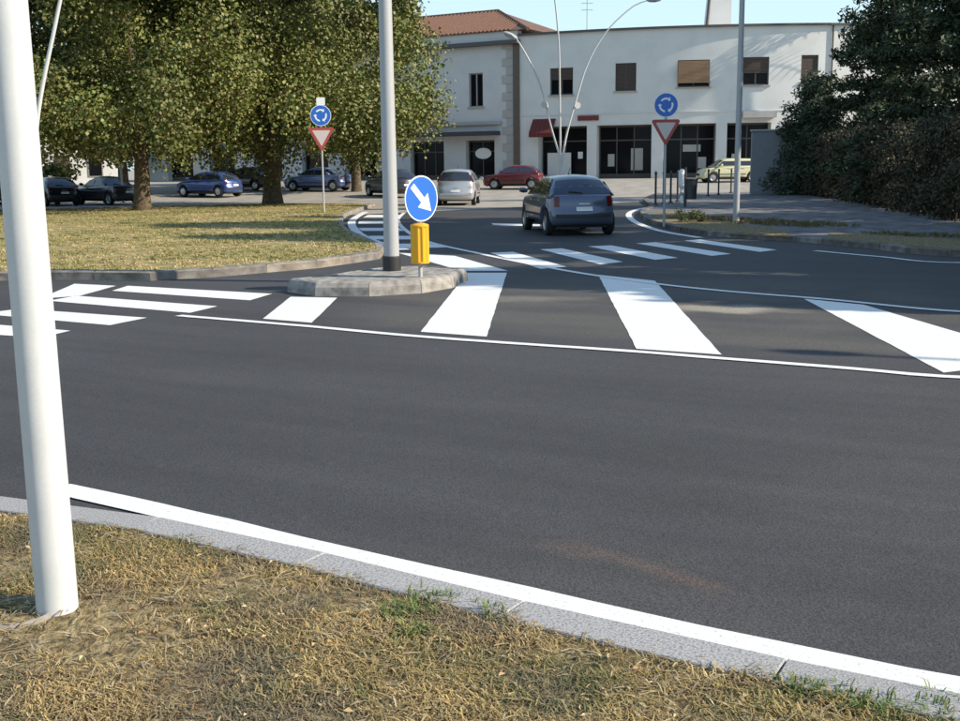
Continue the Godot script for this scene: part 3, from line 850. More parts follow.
func conifer(called: String, label: String, at: Vector3, height: float, rad: float, leaves: int, size: float, pal: Array, seed_: int, group: String, low := 0.6) -> void:
	var r := RandomNumberGenerator.new(); r.seed = seed_
	var o := thing(called, label, "tree", at, 0.0, group)
	part("trunk", tube_mesh([Vector3(0, -0.05, 0), Vector3(0.05, height * 0.5, 0), Vector3(0, height * 0.97, 0)], [0.26, 0.16, 0.03], 9), M.bark_dark, o)
	var clumps := []; var st := begin()
	var y := low
	while y < height:
		var t := (y - low) / (height - low)
		var reach := rad * (1.0 - pow(t, 1.5)) * r.randf_range(0.75, 1.1) + 0.25
		var n := 6 if t < 0.8 else 3
		for k in n:
			var a := TAU * k / n + r.randf() * 2.0
			var len_ := reach * r.randf_range(0.7, 1.1)
			var d := Vector3(cos(a), 0, sin(a))
			var s := Vector3(0, y, 0)
			var e := s + d * len_ + Vector3(0, -0.06 * len_ + r.randf_range(-0.2, 0.3), 0)
			tube(st, [s, e], [0.05, 0.015], 5)
			var m := maxi(2, int(len_ / 0.6))
			for i in m:
				var u := (i + 1.0) / m
				clumps.append([s.lerp(e, u) + Vector3(0, r.randf_range(-0.15, 0.15), 0), lerpf(0.65, 0.40, u) * r.randf_range(0.8, 1.2)])
		y += height * 0.06 * r.randf_range(0.8, 1.2)
	part("limbs", done(st), M.bark_dark, o)
	part("crown", leaf_mesh(clumps, leaves, size, pal, seed_ + 3, 0.5, 0.4, 0.6), M.needle, o)

func bush(called: String, label: String, at: Vector3, rad: float, h: float, pal: Array, seed_: int) -> void:
	var r := RandomNumberGenerator.new(); r.seed = seed_
	var o := thing(called, label, "shrub", at, 0.0, "shrubs at the far left")
	var clumps := []; var st := begin()
	for k in 30:
		var a := r.randf() * TAU; var q := sqrt(r.randf()) * rad
		var e := Vector3(cos(a) * q, r.randf_range(0.2, 1.0) * h * (1.0 - 0.5 * q / rad), sin(a) * q)
		clumps.append([e, r.randf_range(0.4, 0.7)])
		if k % 3 == 0: tube(st, [Vector3(0, -0.05, 0), e], [0.05, 0.02], 5)
	part("stems", done(st), M.bark_dark, o)
	part("foliage", leaf_mesh(clumps, 6000, 0.2, pal, seed_ + 1), M.leaf, o)

func palm(at: Vector3, h: float) -> void:
	var r := RandomNumberGenerator.new(); r.seed = 55
	var o := thing("palm_tree", "tall palm tree by the hidden right end of the curved building", "palm", at)
	part("trunk", tube_mesh([Vector3(0, -0.1, 0), Vector3(0.1, h * 0.5, 0), Vector3(0, h, 0)], [0.28, 0.2, 0.2], 10), M.bark, o)
	var st := begin()
	for k in 34:
		var a := TAU * k / 34.0 + r.randf() * 0.2; var up := r.randf_range(-0.3, 1.1)
		var d := Vector3(cos(a) * cos(up), sin(up), sin(a) * cos(up)); var side := Vector3(-sin(a), 0, cos(a))
		var prev := Vector3(0, h, 0)
		var L := r.randf_range(2.4, 3.0)
		for i in 9:
			var t := (i + 1) / 9.0
			var p := Vector3(0, h, 0) + d * L * t + Vector3(0, -0.9 * t * t, 0)
			tube(st, [prev, p], [0.03, 0.02], 4, false)
			for sg in [-1.0, 1.0]:
				var e: Vector3 = p + (side * sg * 0.7 + d * 0.5).normalized() * 0.62 * sin(PI * (0.15 + 0.75 * t)) + Vector3(0, -0.1, 0)
				tri(st, p, e, p - d * 0.09)
			prev = p
	part("fronds", done(st), mat(lin(0.05, 0.07, 0.025), 0.6), o)

func build_trees() -> void:
	var plane := [Color(0.13, 0.155, 0.036), Color(0.165, 0.175, 0.042), Color(0.10, 0.135, 0.030), Color(0.145, 0.15, 0.040), Color(0.18, 0.175, 0.050), Color(0.095, 0.125, 0.030), Color(0.16, 0.135, 0.045)]
	var grp := "plane trees on the dry grass"
	broadleaf("plane_tree", "big yellow green plane tree nearest the white shop building", Vector3(-9.2, 0.1, -49.8), 16.5, 0.9, 8.0, 0.38, 165000, 0.15, plane, 101, grp, 170, Vector3(0.95, 0, 0.6))
	broadleaf("plane_tree", "plane tree on the dry grass left of the biggest one, its trunk bare", Vector3(-13.2, 0.1, -43.6), 14.5, 1.1, 6.4, 0.29, 112000, 0.142, plane, 102, grp, 125, Vector3(-0.4, 0, 0))
	broadleaf("plane_tree", "plane tree at the left edge behind the white post", Vector3(-21.5, 0.1, -47.0), 14.0, 0.8, 6.4, 0.30, 80000, 0.155, plane, 103, grp, 110)
	broadleaf("plane_tree", "plane tree standing behind the parked cars", Vector3(-21.0, 0.0, -66.0), 15.0, 1.6, 8.0, 0.30, 24000, 0.32, plane, 104, grp, 60)
	broadleaf("plane_tree", "plane tree behind the light blue car, close to the shops", Vector3(-7.2, 0.05, -66.0), 13.0, 1.9, 5.4, 0.28, 30000, 0.26, plane, 107, grp, 70)
	broadleaf("plane_tree", "plane tree farthest back, close to the pale house front", Vector3(-14.2, 0.5, -76.0), 13.0, 1.9, 6.0, 0.28, 26000, 0.3, plane, 108, grp, 70)
	broadleaf("garden_tree", "rounded green tree beside the small white house", Vector3(-37.5, 0.62, -80.0), 9.0, 0.3, 5.5, 0.2, 12000, 0.4, plane, 105, "trees round the small house")
	broadleaf("garden_tree", "tall tree behind the small white house", Vector3(-37.0, 0.62, -104.0), 14.0, 0.5, 8.5, 0.25, 7000, 0.5, plane, 106, "trees round the small house")
	# evergreens behind the hedge
	var dark := [Color(0.036, 0.056, 0.024), Color(0.045, 0.066, 0.028), Color(0.055, 0.074, 0.032), Color(0.030, 0.046, 0.021)]
	var blue := [Color(0.055, 0.082, 0.052), Color(0.07, 0.095, 0.060), Color(0.045, 0.068, 0.044), Color(0.08, 0.10, 0.045)]
	var g2 := "evergreens behind the hedge"
	conifer("cypress", "pale blue green bushy cypress at the end of the hedge", Vector3(16.3, 0.1, -54.5), 5.6, 2.3, 26000, 0.19, blue, 201, g2, 0.2)
	conifer("cedar", "dark cedar against the white building, its branches reaching over", Vector3(18.6, 0.1, -50.5), 11.5, 4.5, 46000, 0.24, dark, 202, g2)
	conifer("cedar", "tall dark cedar behind the reddish hedge", Vector3(17.6, 0.1, -40.5), 14.5, 4.6, 52000, 0.23, dark, 203, g2)
	conifer("cedar", "dark cedar nearest the right edge above the hedge", Vector3(16.8, 0.1, -31.0), 14.0, 4.4, 48000, 0.22, dark, 204, g2)
	# street trees beyond the right edge, whose shade lies over the crossing
	var g3 := "street trees along the right pavement"
	broadleaf("street_tree", "street tree on the right pavement nearest the camera", Vector3(17.0, 0.1, -15.2), 10.8, 1.2, 6.0, 0.28, 30000, 0.40, plane, 301, g3)
	broadleaf("street_tree", "second street tree on the right pavement", Vector3(19.0, 0.1, -23.0), 17.0, 1.2, 6.4, 0.30, 32000, 0.42, plane, 302, g3)
	palm(Vector3(28.6, 0.6, -78.3), 13.8)
	bush("shrub", "low dark green shrub beside the black car at far left", Vector3(-24.6, 0.0, -58.0), 2.6, 2.4, plane, 401)
	bush("shrub", "rounded shrub below the small white house", Vector3(-27.5, 0.3, -68.0), 2.8, 3.2, plane, 402)
	# hedge
	var hr := RandomNumberGenerator.new(); hr.seed = 77
	var h := thing("hedge", "tall clipped reddish brown hedge along the right pavement", "hedge", Vector3(15.4, 0.1, -36.0))
	var path := smooth_path([Vector3(11.3, 0, -20.5), Vector3(12.9, 0, -29.0), Vector3(14.2, 0, -38.0), Vector3(15.6, 0, -48.0), Vector3(16.3, 0, -54.0)], 0.5)
	var clumps := []
	for p in path:
		for k in 11:
			var y := hr.randf_range(0.15, 2.75)
			clumps.append([p - Vector3(15.4, 0, -36.0) + Vector3(hr.randf_range(-0.55, 0.75), y, hr.randf_range(-0.3, 0.3)), hr.randf_range(0.28, 0.48)])
	part("foliage", leaf_mesh(clumps, 75000, 0.125, [Color(0.050, 0.048, 0.024), Color(0.066, 0.048, 0.028), Color(0.042, 0.052, 0.022), Color(0.074, 0.050, 0.031), Color(0.044, 0.058, 0.024)], 78, 0.55, 0.6), M.needle, h)
	var st := begin()
	for k in path.size() - 1:
		for i in 3:
			var b: Vector3 = path[k] - Vector3(15.4, 0, -36.0) + Vector3(hr.randf_range(-0.4, 0.4), -0.05, hr.randf_range(-0.2, 0.2))
			tube(st, [b, b + Vector3(hr.randf_range(-0.3, 0.3), 2.3, hr.randf_range(-0.3, 0.3))], [0.03, 0.01], 5)
	part("stems", done(st), M.bark_dark, h)

# ---------------------------------------------------------------- poles
func triple_lamp(at: Vector3, label: String, spots := true) -> void:
	var o := thing("fan_lamp", label, "street lamp", at, 0.0, "white street lamps with three fanned arms")
	part("base", lathe_mesh([Vector2(0.16, -0.02), Vector2(0.16, 0.10), Vector2(0.08, 0.16), Vector2(0.075, 0.4)], 14), M.white_pole, o)
	part("stem", tube_mesh([Vector3(0, 0.1, 0), Vector3(-0.03, 2.35, 0)], [0.075, 0.065], 12), M.white_pole, o)
	var arms := [
		[Vector3(-0.05, 2.2, 0.0), Vector3(-0.42, 3.4, 0.05), Vector3(-0.95, 5.4, 0.1), Vector3(-1.55, 6.7, 0.12), Vector3(-2.1, 7.6, 0.15)],
		[Vector3(0.0, 2.2, 0.0), Vector3(-0.03, 4.0, 0.15), Vector3(-0.12, 7.4, 0.5), Vector3(-0.45, 10.0, 1.1), Vector3(-0.8, 11.2, 2.2)],
		[Vector3(0.04, 1.5, 0.0), Vector3(0.28, 3.0, -0.05), Vector3(0.72, 4.6, -0.08), Vector3(1.3, 6.4, -0.1), Vector3(2.2, 7.9, -0.12), Vector3(3.4, 9.0, -0.14), Vector3(4.15, 9.3, -0.15)]]
	for a in arms:
		var p := smooth_path(a, 0.35)
		var rr := []
		for k in p.size(): rr.append(lerpf(0.052, 0.028, float(k) / p.size()))
		var arm := part("arm", tube_mesh(p, rr, 9), M.white_pole, o)
		var e: Vector3 = p[-1]; var d: Vector3 = (p[-1] - p[-3]).normalized(); d.y *= 0.3; d = d.normalized()
		var head := part("lamp_head", tube_mesh([e - d * 0.05, e + d * 0.06, e + d * 0.3, e + d * 0.55, e + d * 0.68], [0.04, 0.10, 0.14, 0.11, 0.03], 10), M.galv, arm)
		head.position.y = 0.0
	if not spots: return
	for q in [[Vector3(-0.62, 4.4, 0.08), -1.0], [Vector3(0.62, 4.35, -0.05), 1.0]]:
		part("spotlight", tube_mesh([q[0], q[0] + Vector3(0.12 * q[1], 0.14, 0.16), q[0] + Vector3(0.18 * q[1], 0.12, 0.36)], [0.05, 0.13, 0.16], 10), M.white_pole, o)

func mast(called: String, label: String, at: Vector3, height: float, r0: float, r1: float, m: Material, arm: Vector3, collar: bool) -> Node3D:
	var o := thing(called, label, "street lamp", at)
	part("post", tube_mesh([Vector3(0, -0.02, 0), Vector3(0, height * 0.5, 0), Vector3(0, height, 0)], [r0, (r0 + r1) * 0.5, r1], 28), m, o)
	if collar:
		part("base_collar", lathe_mesh([Vector2(r0, 0.0), Vector2(r0 + 0.022, 0.0), Vector2(r0 + 0.022, 0.20), Vector2(r0 + 0.008, 0.22), Vector2(r0 - 0.002, 0.22)], 24), M.black, o)
	var p := smooth_path([Vector3(0, height - 0.02, 0), Vector3(arm.x * 0.25, height + arm.y * 0.7, arm.z * 0.25), Vector3(arm.x, height + arm.y, arm.z)], 0.25)
	var ar := part("arm", tube_mesh(p, [r1 * 0.8], 10), m, o)
	var e: Vector3 = p[-1]; var d := Vector3(arm.x, 0, arm.z).normalized()
	part("lamp_head", tube_mesh([e - d * 0.05, e + d * 0.1, e + d * 0.4, e + d * 0.7], [0.05, 0.12, 0.15, 0.05], 10), M.galv, ar)
	return o

func build_poles() -> void:
	var o := mast("lamp_post", "thick white lamp post standing in the dry grass at left", Vector3(-1.66, 0.035, -4.06), 8.0, 0.078, 0.052, M.white_pole, Vector3(0.3, 0.9, -1.6), false)
	# joint ring and inspection door
	part("access_door", tube_mesh([Vector3(-0.03, 0.55, -0.05), Vector3(-0.03, 0.95, -0.05)], [0.036], 8), M.white_pole, o)
	var c := thing("post_footing", "curved concrete rim sunk in the earth left of the white post's base", "footing", Vector3(-1.80, 0.03, -4.02))
	part("rim", lathe_mesh([Vector2(0.125, -0.02), Vector2(0.128, 0.016), Vector2(0.14, 0.02), Vector2(0.158, 0.012), Vector2(0.162, -0.02)], 20), M.concrete, c)
	mast("lamp_post", "grey galvanised lamp post with black collar on the traffic island", Vector3(-1.30, 0.182, -16.44), 9.0, 0.115, 0.07, M.galv, Vector3(-1.6, 0.8, 0.4), true)
	mast("lamp_post", "slim pale grey lamp post on the right pavement", Vector3(6.93, 0.100, -29.78), 9.0, 0.085, 0.06, M.galv, Vector3(-1.5, 0.7, 0.2), false)
	mast("lamp_post", "lamp post beyond the right edge casting a thin shadow on the stripes", Vector3(17.8, 0.0, -6.1), 7.6, 0.085, 0.06, M.galv, Vector3(-1.3, 0.5, -0.6), false)
	triple_lamp(Vector3(4.0, -0.012, -54.0), "white three armed lamp fanning up behind the blue hatchback")
	triple_lamp(Vector3(-10.40, 0.12, -26.0), "white three armed lamp whose arm curves above the thick white post", false)
	var s := thing("bent_pole", "thin white bent pole among the trunks at left", "pole", Vector3(-17.4, 0.12, -54.5))
	part("post", tube_mesh(smooth_path([Vector3(0, -0.02, 0), Vector3(0, 1.6, 0), Vector3(-0.05, 2.1, 0), Vector3(-0.35, 2.75, 0)], 0.2), [0.05], 8), M.white_pole, s)
	part("foot_plate", box_mesh(Vector3(0.25, 0.03, 0.25)), M.white_pole, s)

# ---------------------------------------------------------------- signs
func arc_arrow(r: float, w: float, a0: float, a1: float) -> PackedVector2Array:
	var p := PackedVector2Array(); var n := 9
	for k in n + 1:
		var a := lerpf(a0, a1, float(k) / n); p.append(Vector2(cos(a), sin(a)) * (r + w))
	var hd := 0.34 * signf(a1 - a0)
	p.append(Vector2(cos(a1), sin(a1)) * (r + w * 2.6)); p.append(Vector2(cos(a1 + hd), sin(a1 + hd)) * r); p.append(Vector2(cos(a1), sin(a1)) * (r - w * 2.6))
	for k in n + 1:
		var a := lerpf(a1, a0, float(k) / n); p.append(Vector2(cos(a), sin(a)) * (r - w))
	return p

func roundabout_sign(label: String, at: Vector3, turn: float, height: float, r: float, tri_w: float, topper: bool) -> void:
	var o := thing("traffic_sign", label, "traffic sign", at, turn, "roundabout and give way signs")
	part("post", tube_mesh([Vector3(0, -0.02, -0.05), Vector3(0, height + r, -0.05)], [0.034], 10), M.galv, o)
	var d := part("disc", plate(disc(r, 36), -0.012, 0.0), M.sign_white, o); d.position.y = height
	part("blue_field", plate(disc(r * 0.94, 36), 0.0, 0.003), M.sign_blue, d)
	for k in 3: part("arrow", plate(arc_arrow(r * 0.52, r * 0.075, TAU * k / 3.0 + 0.35, TAU * k / 3.0 - 0.95), 0.003, 0.006), M.sign_white, d)
	var tt := height - r - 0.05
	var hgt := tri_w * 0.87
	var t := part("give_way_triangle", plate(rounded_tri(tri_w, hgt, 0.05), -0.012, 0.0), M.sign_red, o); t.position.y = tt
	var k2 := 0.66
	var inner := rounded_tri(tri_w * k2, hgt * k2, 0.02)
	for i in inner.size(): inner[i] += Vector2(0, -hgt * 0.115)
	part("white_field", plate(inner, 0.0, 0.003), M.sign_faded, t)
	for y in [height, tt - 0.15]: part("clamp", box_mesh(Vector3(0.12, 0.05, 0.06), Vector3(0, y, -0.04)), M.galv, o)
	if topper: part("top_plate", box_mesh(Vector3(0.30, 0.26, 0.03), Vector3(0.02, height + r + 0.12, -0.02)), M.sign_white, o)

func rounded_tri(w: float, h: float, r: float) -> PackedVector2Array:
	var c := [Vector2(-w * 0.5 + r * 1.73, -r), Vector2(0, -h + r * 2.0), Vector2(w * 0.5 - r * 1.73, -r)]
	var a := [[90, 210], [210, 330], [-30, 90]]
	var p := PackedVector2Array()
	for k in 3:
		for i in 5:
			var t := deg_to_rad(lerpf(a[k][0], a[k][1], i / 4.0))
			p.append(c[k] + Vector2(cos(t), sin(t)) * r)
	return p

func build_signs() -> void:
	var o := thing("keep_right_sign", "blue arrow sign on a yellow ribbed column on the traffic island", "traffic sign", Vector3(-0.82, 0.182, -15.41), 0.82)
	part("post", tube_mesh([Vector3(0, -0.02, 0), Vector3(0, 1.30, 0)], [0.03], 10), M.galv, o)
	# ribbed column
	var ring := PackedVector2Array(); var n := 40
	for i in n:
		var a := TAU * i / n
		ring.append(Vector2(cos(a), sin(a)) * (0.128 if i % 4 < 2 else 0.116))
	part("yellow_column", level(ring, 0.20, 0.72), M.yellow, o)
	part("column_cap", lathe_mesh([Vector2(0.0, 0.756), Vector2(0.06, 0.754), Vector2(0.12, 0.735), Vector2(0.131, 0.723), Vector2(0.131, 0.702), Vector2(0.117, 0.700)], 24), M.yellow, o)
	part("column_foot", lathe_mesh([Vector2(0.117, 0.222), Vector2(0.131, 0.220), Vector2(0.131, 0.196), Vector2(0.02, 0.194)], 24), M.yellow, o)
	var r := 0.315
	var d := part("disc", plate(disc(r, 40), 0.04, 0.052), M.sign_white, o); d.position.y = 1.09
	part("blue_field", plate(disc(r * 0.945, 40), 0.052, 0.055), M.sign_blue, d)
	var ar := PackedVector2Array([Vector2(-0.045, 0.25), Vector2(0.045, 0.25), Vector2(0.045, -0.03), Vector2(0.135, -0.03), Vector2(0.0, -0.25), Vector2(-0.135, -0.03), Vector2(-0.045, -0.03)])
	var arrow := part("arrow", plate(ar, 0.055, 0.058), M.sign_white, d); arrow.rotation.z = deg_to_rad(45)
	for y in [-0.12, 0.14]: part("clamp", box_mesh(Vector3(0.11, 0.05, 0.05), Vector3(0, 1.09 + y, 0.018)), M.galv, o)
	roundabout_sign("roundabout sign over give way triangle in front of the plane trees", Vector3(-5.55, 0.120, -39.97), 0.12, 3.40, 0.37, 0.98, true)
	roundabout_sign("roundabout sign over give way triangle in front of the white building", Vector3(4.83, 0.100, -28.77), -0.1, 3.07, 0.31, 0.78, false)

# ---------------------------------------------------------------- cars
func lerp_outline(o: Array, y: float) -> float:
	for k in o.size() - 1:
		if y >= o[k].y and y <= o[k + 1].y:
			return lerpf(o[k].x, o[k + 1].x, (y - o[k].y) / maxf(o[k + 1].y - o[k].y, 1e-5))
	return o[-1].x if y > o[-1].y else o[0].x

func inset(o: PackedVector2Array, d: float) -> PackedVector2Array:
	var p := PackedVector2Array(); var n := o.size()
	var cw := Geometry2D.is_polygon_clockwise(o)
	for k in n:
		var e0 := (o[k] - o[(k + n - 1) % n]).normalized(); var e1 := (o[(k + 1) % n] - o[k]).normalized()
		var m := (Vector2(-e0.y, e0.x) + Vector2(-e1.y, e1.x)).normalized()
		p.append(o[k] + m * (-d if cw else d))
	return p

# sweeps a side outline (z, y) across the car's width
func hull(outline: PackedVector2Array, half: float, edge: float, bend: Callable) -> ArrayMesh:
	var st := begin()
	var o := outline
	if Geometry2D.is_polygon_clockwise(o): o = o.duplicate(); o.reverse()
	var i1 := inset(o, edge * 0.30); var i2 := inset(o, edge)
	var rows := [[-half, i2], [-half + edge * 0.3, i1], [-half + edge, o], [-half * 0.7, o], [-half * 0.35, o], [0.0, o], [half * 0.35, o], [half * 0.7, o], [half - edge, o], [half - edge * 0.3, i1], [half, i2]]
	st.set_smooth_group(1)
	for k in rows.size() - 1:
		for i in o.size():
			var j := (i + 1) % o.size()
			var a: PackedVector2Array = rows[k][1]; var b: PackedVector2Array = rows[k + 1][1]
			quad(st, bend.call(rows[k][0], a[i]), bend.call(rows[k][0], a[j]), bend.call(rows[k + 1][0], b[j]), bend.call(rows[k + 1][0], b[i]))
	st.set_smooth_group(-1)
	var t := Geometry2D.triangulate_polygon(i2)
	for k in range(0, t.size(), 3):
		var p := [i2[t[k]], i2[t[k + 1]], i2[t[k + 2]]]
		if (p[1] - p[0]).cross(p[2] - p[0]) < 0: p.reverse()
		tri(st, bend.call(half, p[0]), bend.call(half, p[1]), bend.call(half, p[2]))
		tri(st, bend.call(-half, p[0]), bend.call(-half, p[2]), bend.call(-half, p[1]))
	return done(st)

func densify(o: PackedVector2Array, step: float) -> PackedVector2Array:
	var p := PackedVector2Array()
	for k in o.size():
		var a := o[k]; var b := o[(k + 1) % o.size()]
		var n := maxi(1, int(a.distance_to(b) / step))
		for i in n: p.append(a.lerp(b, float(i) / n))
	return p

# front of the car points to -z
func car(label: String, group: String, at: Vector3, turn: float, paint: Color, len_: float, wid: float, hgt: float, shape: String, metal := 0.35) -> Node3D:
	var o := thing("car", label, "car", at, turn, group)
	var pm := mat(paint, 0.28, metal); pm.clearcoat_enabled = true; pm.clearcoat = 0.8; pm.clearcoat_roughness = 0.06
	var L := len_ * 0.5; var W := wid * 0.5; var H := hgt
	var belt := 0.66 * H
	var wf := -L + 0.80; var wr := L - 0.66; var ra := 0.345; var wy := 0.31
	var pts := PackedVector2Array()
	# rear end from the sill upwards, then along the belt to the nose
	var rear := [Vector2(L - 0.10, 0.24), Vector2(L - 0.02, 0.34), Vector2(L, 0.46), Vector2(L - 0.005, 0.58), Vector2(L - 0.05, 0.62), Vector2(L - 0.065, 0.78), Vector2(L - 0.10, belt - 0.03), Vector2(L - 0.16, belt + 0.01)]
	if shape == "sedan": rear[5] = Vector2(L - 0.04, 0.80); rear[6] = Vector2(L - 0.06, belt - 0.02); rear[7] = Vector2(L - 0.12, belt + 0.03)
	for p in rear: pts.append(p)
	pts.append_array([Vector2(0.3, belt + 0.0), Vector2(-L * 0.42, belt - 0.05)])
	var hood := belt - 0.06
	var front := [Vector2(-L + 0.09, 0.22), Vector2(-L + 0.01, 0.34), Vector2(-L, 0.48), Vector2(-L + 0.04, 0.60), Vector2(-L + 0.14, hood - 0.18), Vector2(-L + 0.34, hood - 0.09), Vector2(-L + 0.75, hood - 0.01)]
	for k in front.size(): pts.append(front[front.size() - 1 - k])
	for c in [wf, wr]:
		for i in 11:
			var a := PI - PI * i / 10.0
			pts.append(Vector2(c + cos(a) * ra, maxf(wy + sin(a) * ra, 0.20)))
	var taper_ := func(z: float) -> float: return 1.0 - 0.16 * pow(clampf((absf(z) - L * 0.45) / (L * 0.55), 0, 1), 2.0)
	var bend := func(x: float, p: Vector2) -> Vector3:
		var k: float = taper_.call(p.x)
		var bow := 0.17 * pow(x / W, 2.0) * pow(clampf(absf(p.x) / L, 0, 1), 4.0)
		var side := 1.0 - 0.05 * pow(absf(p.y - 0.55) / 0.5, 2.0)
		return Vector3(x * k * side, p.y, p.x - signf(p.x) * bow)
	var body := part("body", hull(densify(pts, 0.35), W, 0.09, bend), pm, o)
	# cabin
	var gw := W * 0.95
	var cb := belt - 0.03
	var tail: Array
	if shape == "sedan": tail = [Vector2(L - 0.75, cb), Vector2(L - 1.05, belt + 0.22), Vector2(L - 1.32, H - 0.05)]
	elif shape == "mpv": tail = [Vector2(L - 0.17, cb), Vector2(L - 0.24, belt + 0.2), Vector2(L - 0.36, H - 0.07)]
	else: tail = [Vector2(L - 0.17, cb), Vector2(L - 0.40, belt + 0.22), Vector2(L - 0.70, H - 0.085)]
	var nose := [Vector2(-L * 0.50, cb), Vector2(-L * 0.30, belt + 0.24), Vector2(-L * 0.12, H - 0.06)]
	if shape == "mpv": nose = [Vector2(-L * 0.58, cb), Vector2(-L * 0.42, belt + 0.22), Vector2(-L * 0.24, H - 0.07)]
	var roof := [Vector2(tail[2].x - 0.28, H - 0.022), Vector2(0.1, H), Vector2(nose[2].x + 0.22, H - 0.015)]
	var co := PackedVector2Array()
	for p in tail: co.append(p)
	for p in roof: co.append(p)
	for k in 3: co.append(nose[2 - k])
	var cab := func(x: float, p: Vector2) -> Vector3:
		var t := clampf((p.y - cb) / (H - cb), 0, 1)
		var bow := 0.11 * pow(x / gw, 2.0) * (1.0 if p.x > 0 else -1.0) * clampf(absf(p.x) / L * 1.4, 0, 1)
		return Vector3(x * (1.0 - 0.30 * t), p.y - 0.055 * pow(x / gw, 2.0) * t, p.x - bow)
	part("cabin", hull(co, gw, 0.10, cab), pm, o)
	# side panes
	var y0 := belt + 0.035; var y1 := H - 0.185
	for sgn in [-1.0, 1.0]:
		var zr0 := lerp_outline(tail, y0) - 0.26; var zr1 := lerp_outline(tail, y1) - 0.20
		var nf := [nose[0], nose[1], nose[2]]
		var zf0 := lerp_outline(nf, y0) + 0.16; var zf1 := lerp_outline(nf, y1) + 0.13
		var zm := (zr0 + zf0) * 0.5 + 0.05
		for q in [[Vector2(zr0, y0), Vector2(zm + 0.05, y0), Vector2(zm + 0.05, y1), Vector2(zr1, y1)], [Vector2(zm - 0.05, y0), Vector2(zf0, y0), Vector2(zf1, y1), Vector2(zm - 0.05, y1)]]:
			var st := begin()
			var pp := []
			for v in q:
				var t: float = (v.y - cb) / (H - cb)
				pp.append(Vector3(sgn * (gw * (1.0 - 0.30 * t) + 0.006), v.y, v.x))
			if sgn > 0: quad(st, pp[0], pp[3], pp[2], pp[1])
			else: quad(st, pp[0], pp[1], pp[2], pp[3])
			part("side_window", done(st), M.glass, o)
	# panels laid on the rear or nose of a hull
	var panel := func(outline: Array, bf: Callable, x0: float, x1: float, ya: float, yb: float, off: float) -> ArrayMesh:
		var st := begin(); st.set_smooth_group(1)
		var sg := 1.0 if outline[0].x > 0 else -1.0
		var nx := 8; var ny := 3
		var g := []
		for j in ny + 1:
			var y := lerpf(ya, yb, float(j) / ny); var z := lerp_outline(outline, y) + sg * off
			var row := []
			for i in nx + 1: row.append(bf.call(lerpf(x0, x1, float(i) / nx), Vector2(z, y)))
			g.append(row)
		for j in ny:
			for i in nx:
				if sg > 0: quad(st, g[j][i], g[j + 1][i], g[j + 1][i + 1], g[j][i + 1])
				else: quad(st, g[j][i], g[j][i + 1], g[j + 1][i + 1], g[j + 1][i])
		return done(st)
	part("rear_window", panel.call(tail, cab, -gw * 0.88, gw * 0.88, belt + 0.03, H - 0.12, 0.014), M.glass, o)
	part("windscreen", panel.call(nose, cab, -gw * 0.90, gw * 0.90, belt + 0.02, H - 0.10, 0.016), M.glass, o)
	part("rear_bumper_strip", panel.call(rear, bend, -W * 0.93, W * 0.93, 0.44, 0.53, 0.010), M.plastic if shape != "mpv" else pm, o)
	part("number_plate", panel.call(rear, bend, -0.24, 0.24, 0.60, 0.70, 0.030), M.plate, o)
	part("tailgate_handle", panel.call(rear, bend, -0.16, 0.16, 0.755, 0.785, 0.016), M.rim, o)
	part("grille", panel.call(front, bend, -W * 0.5, W * 0.5, 0.42, 0.56, 0.012), M.plastic, o)
	for sgn in [-1.0, 1.0]:
		var xa: float = sgn * W * 0.80; var xb: float = sgn * W * 0.96
		if shape == "mpv": part("tail_light", panel.call(tail, cab, minf(sgn * gw * 0.90, sgn * gw * 0.985), maxf(sgn * gw * 0.90, sgn * gw * 0.985), belt - 0.02, belt + 0.30, 0.012), M.tail, o)
		else: part("tail_light", panel.call(rear, bend, minf(xa, xb), maxf(xa, xb), 0.70, belt - 0.02, 0.014), M.tail, o)
		part("headlight", panel.call(front, bend, minf(xa * 0.9, xb), maxf(xa * 0.9, xb), 0.60, hood - 0.12, 0.014), M.head, o)
		var mz := -L * 0.36
		part("mirror", tube_mesh([Vector3(sgn * (W - 0.03), belt + 0.06, mz), Vector3(sgn * (W + 0.06), belt + 0.09, mz), Vector3(sgn * (W + 0.17), belt + 0.10, mz + 0.02)], [0.03, 0.075, 0.06], 8), pm, o)
		for hz in [-0.15, 0.75]:
			part("door_handle", box_mesh(Vector3(0.03, 0.03, 0.16), Vector3(sgn * (W * 0.975), belt - 0.13, hz)), pm, o)
		part("sill_strip", box_mesh(Vector3(0.03, 0.06, wr - wf - 0.85), Vector3(sgn * (W * 0.985), 0.50, (wr + wf) * 0.5)), M.plastic, o)
	part("underbody", box_mesh(Vector3(wid * 0.72, 0.22, len_ * 0.86), Vector3(0, 0.30, 0)), M.plastic, o)
	part("wiper", tube_mesh([Vector3(0, belt + 0.06, lerp_outline(tail, belt + 0.06) + 0.03), Vector3(-0.34, belt + 0.10, lerp_outline(tail, belt + 0.1) + 0.03)], [0.012], 5), M.plastic, o)
	part("bump_aerial", tube_mesh([Vector3(0, H - 0.01, 0.3), Vector3(0, H + 0.16, 0.5)], [0.008], 5), M.plastic, o)
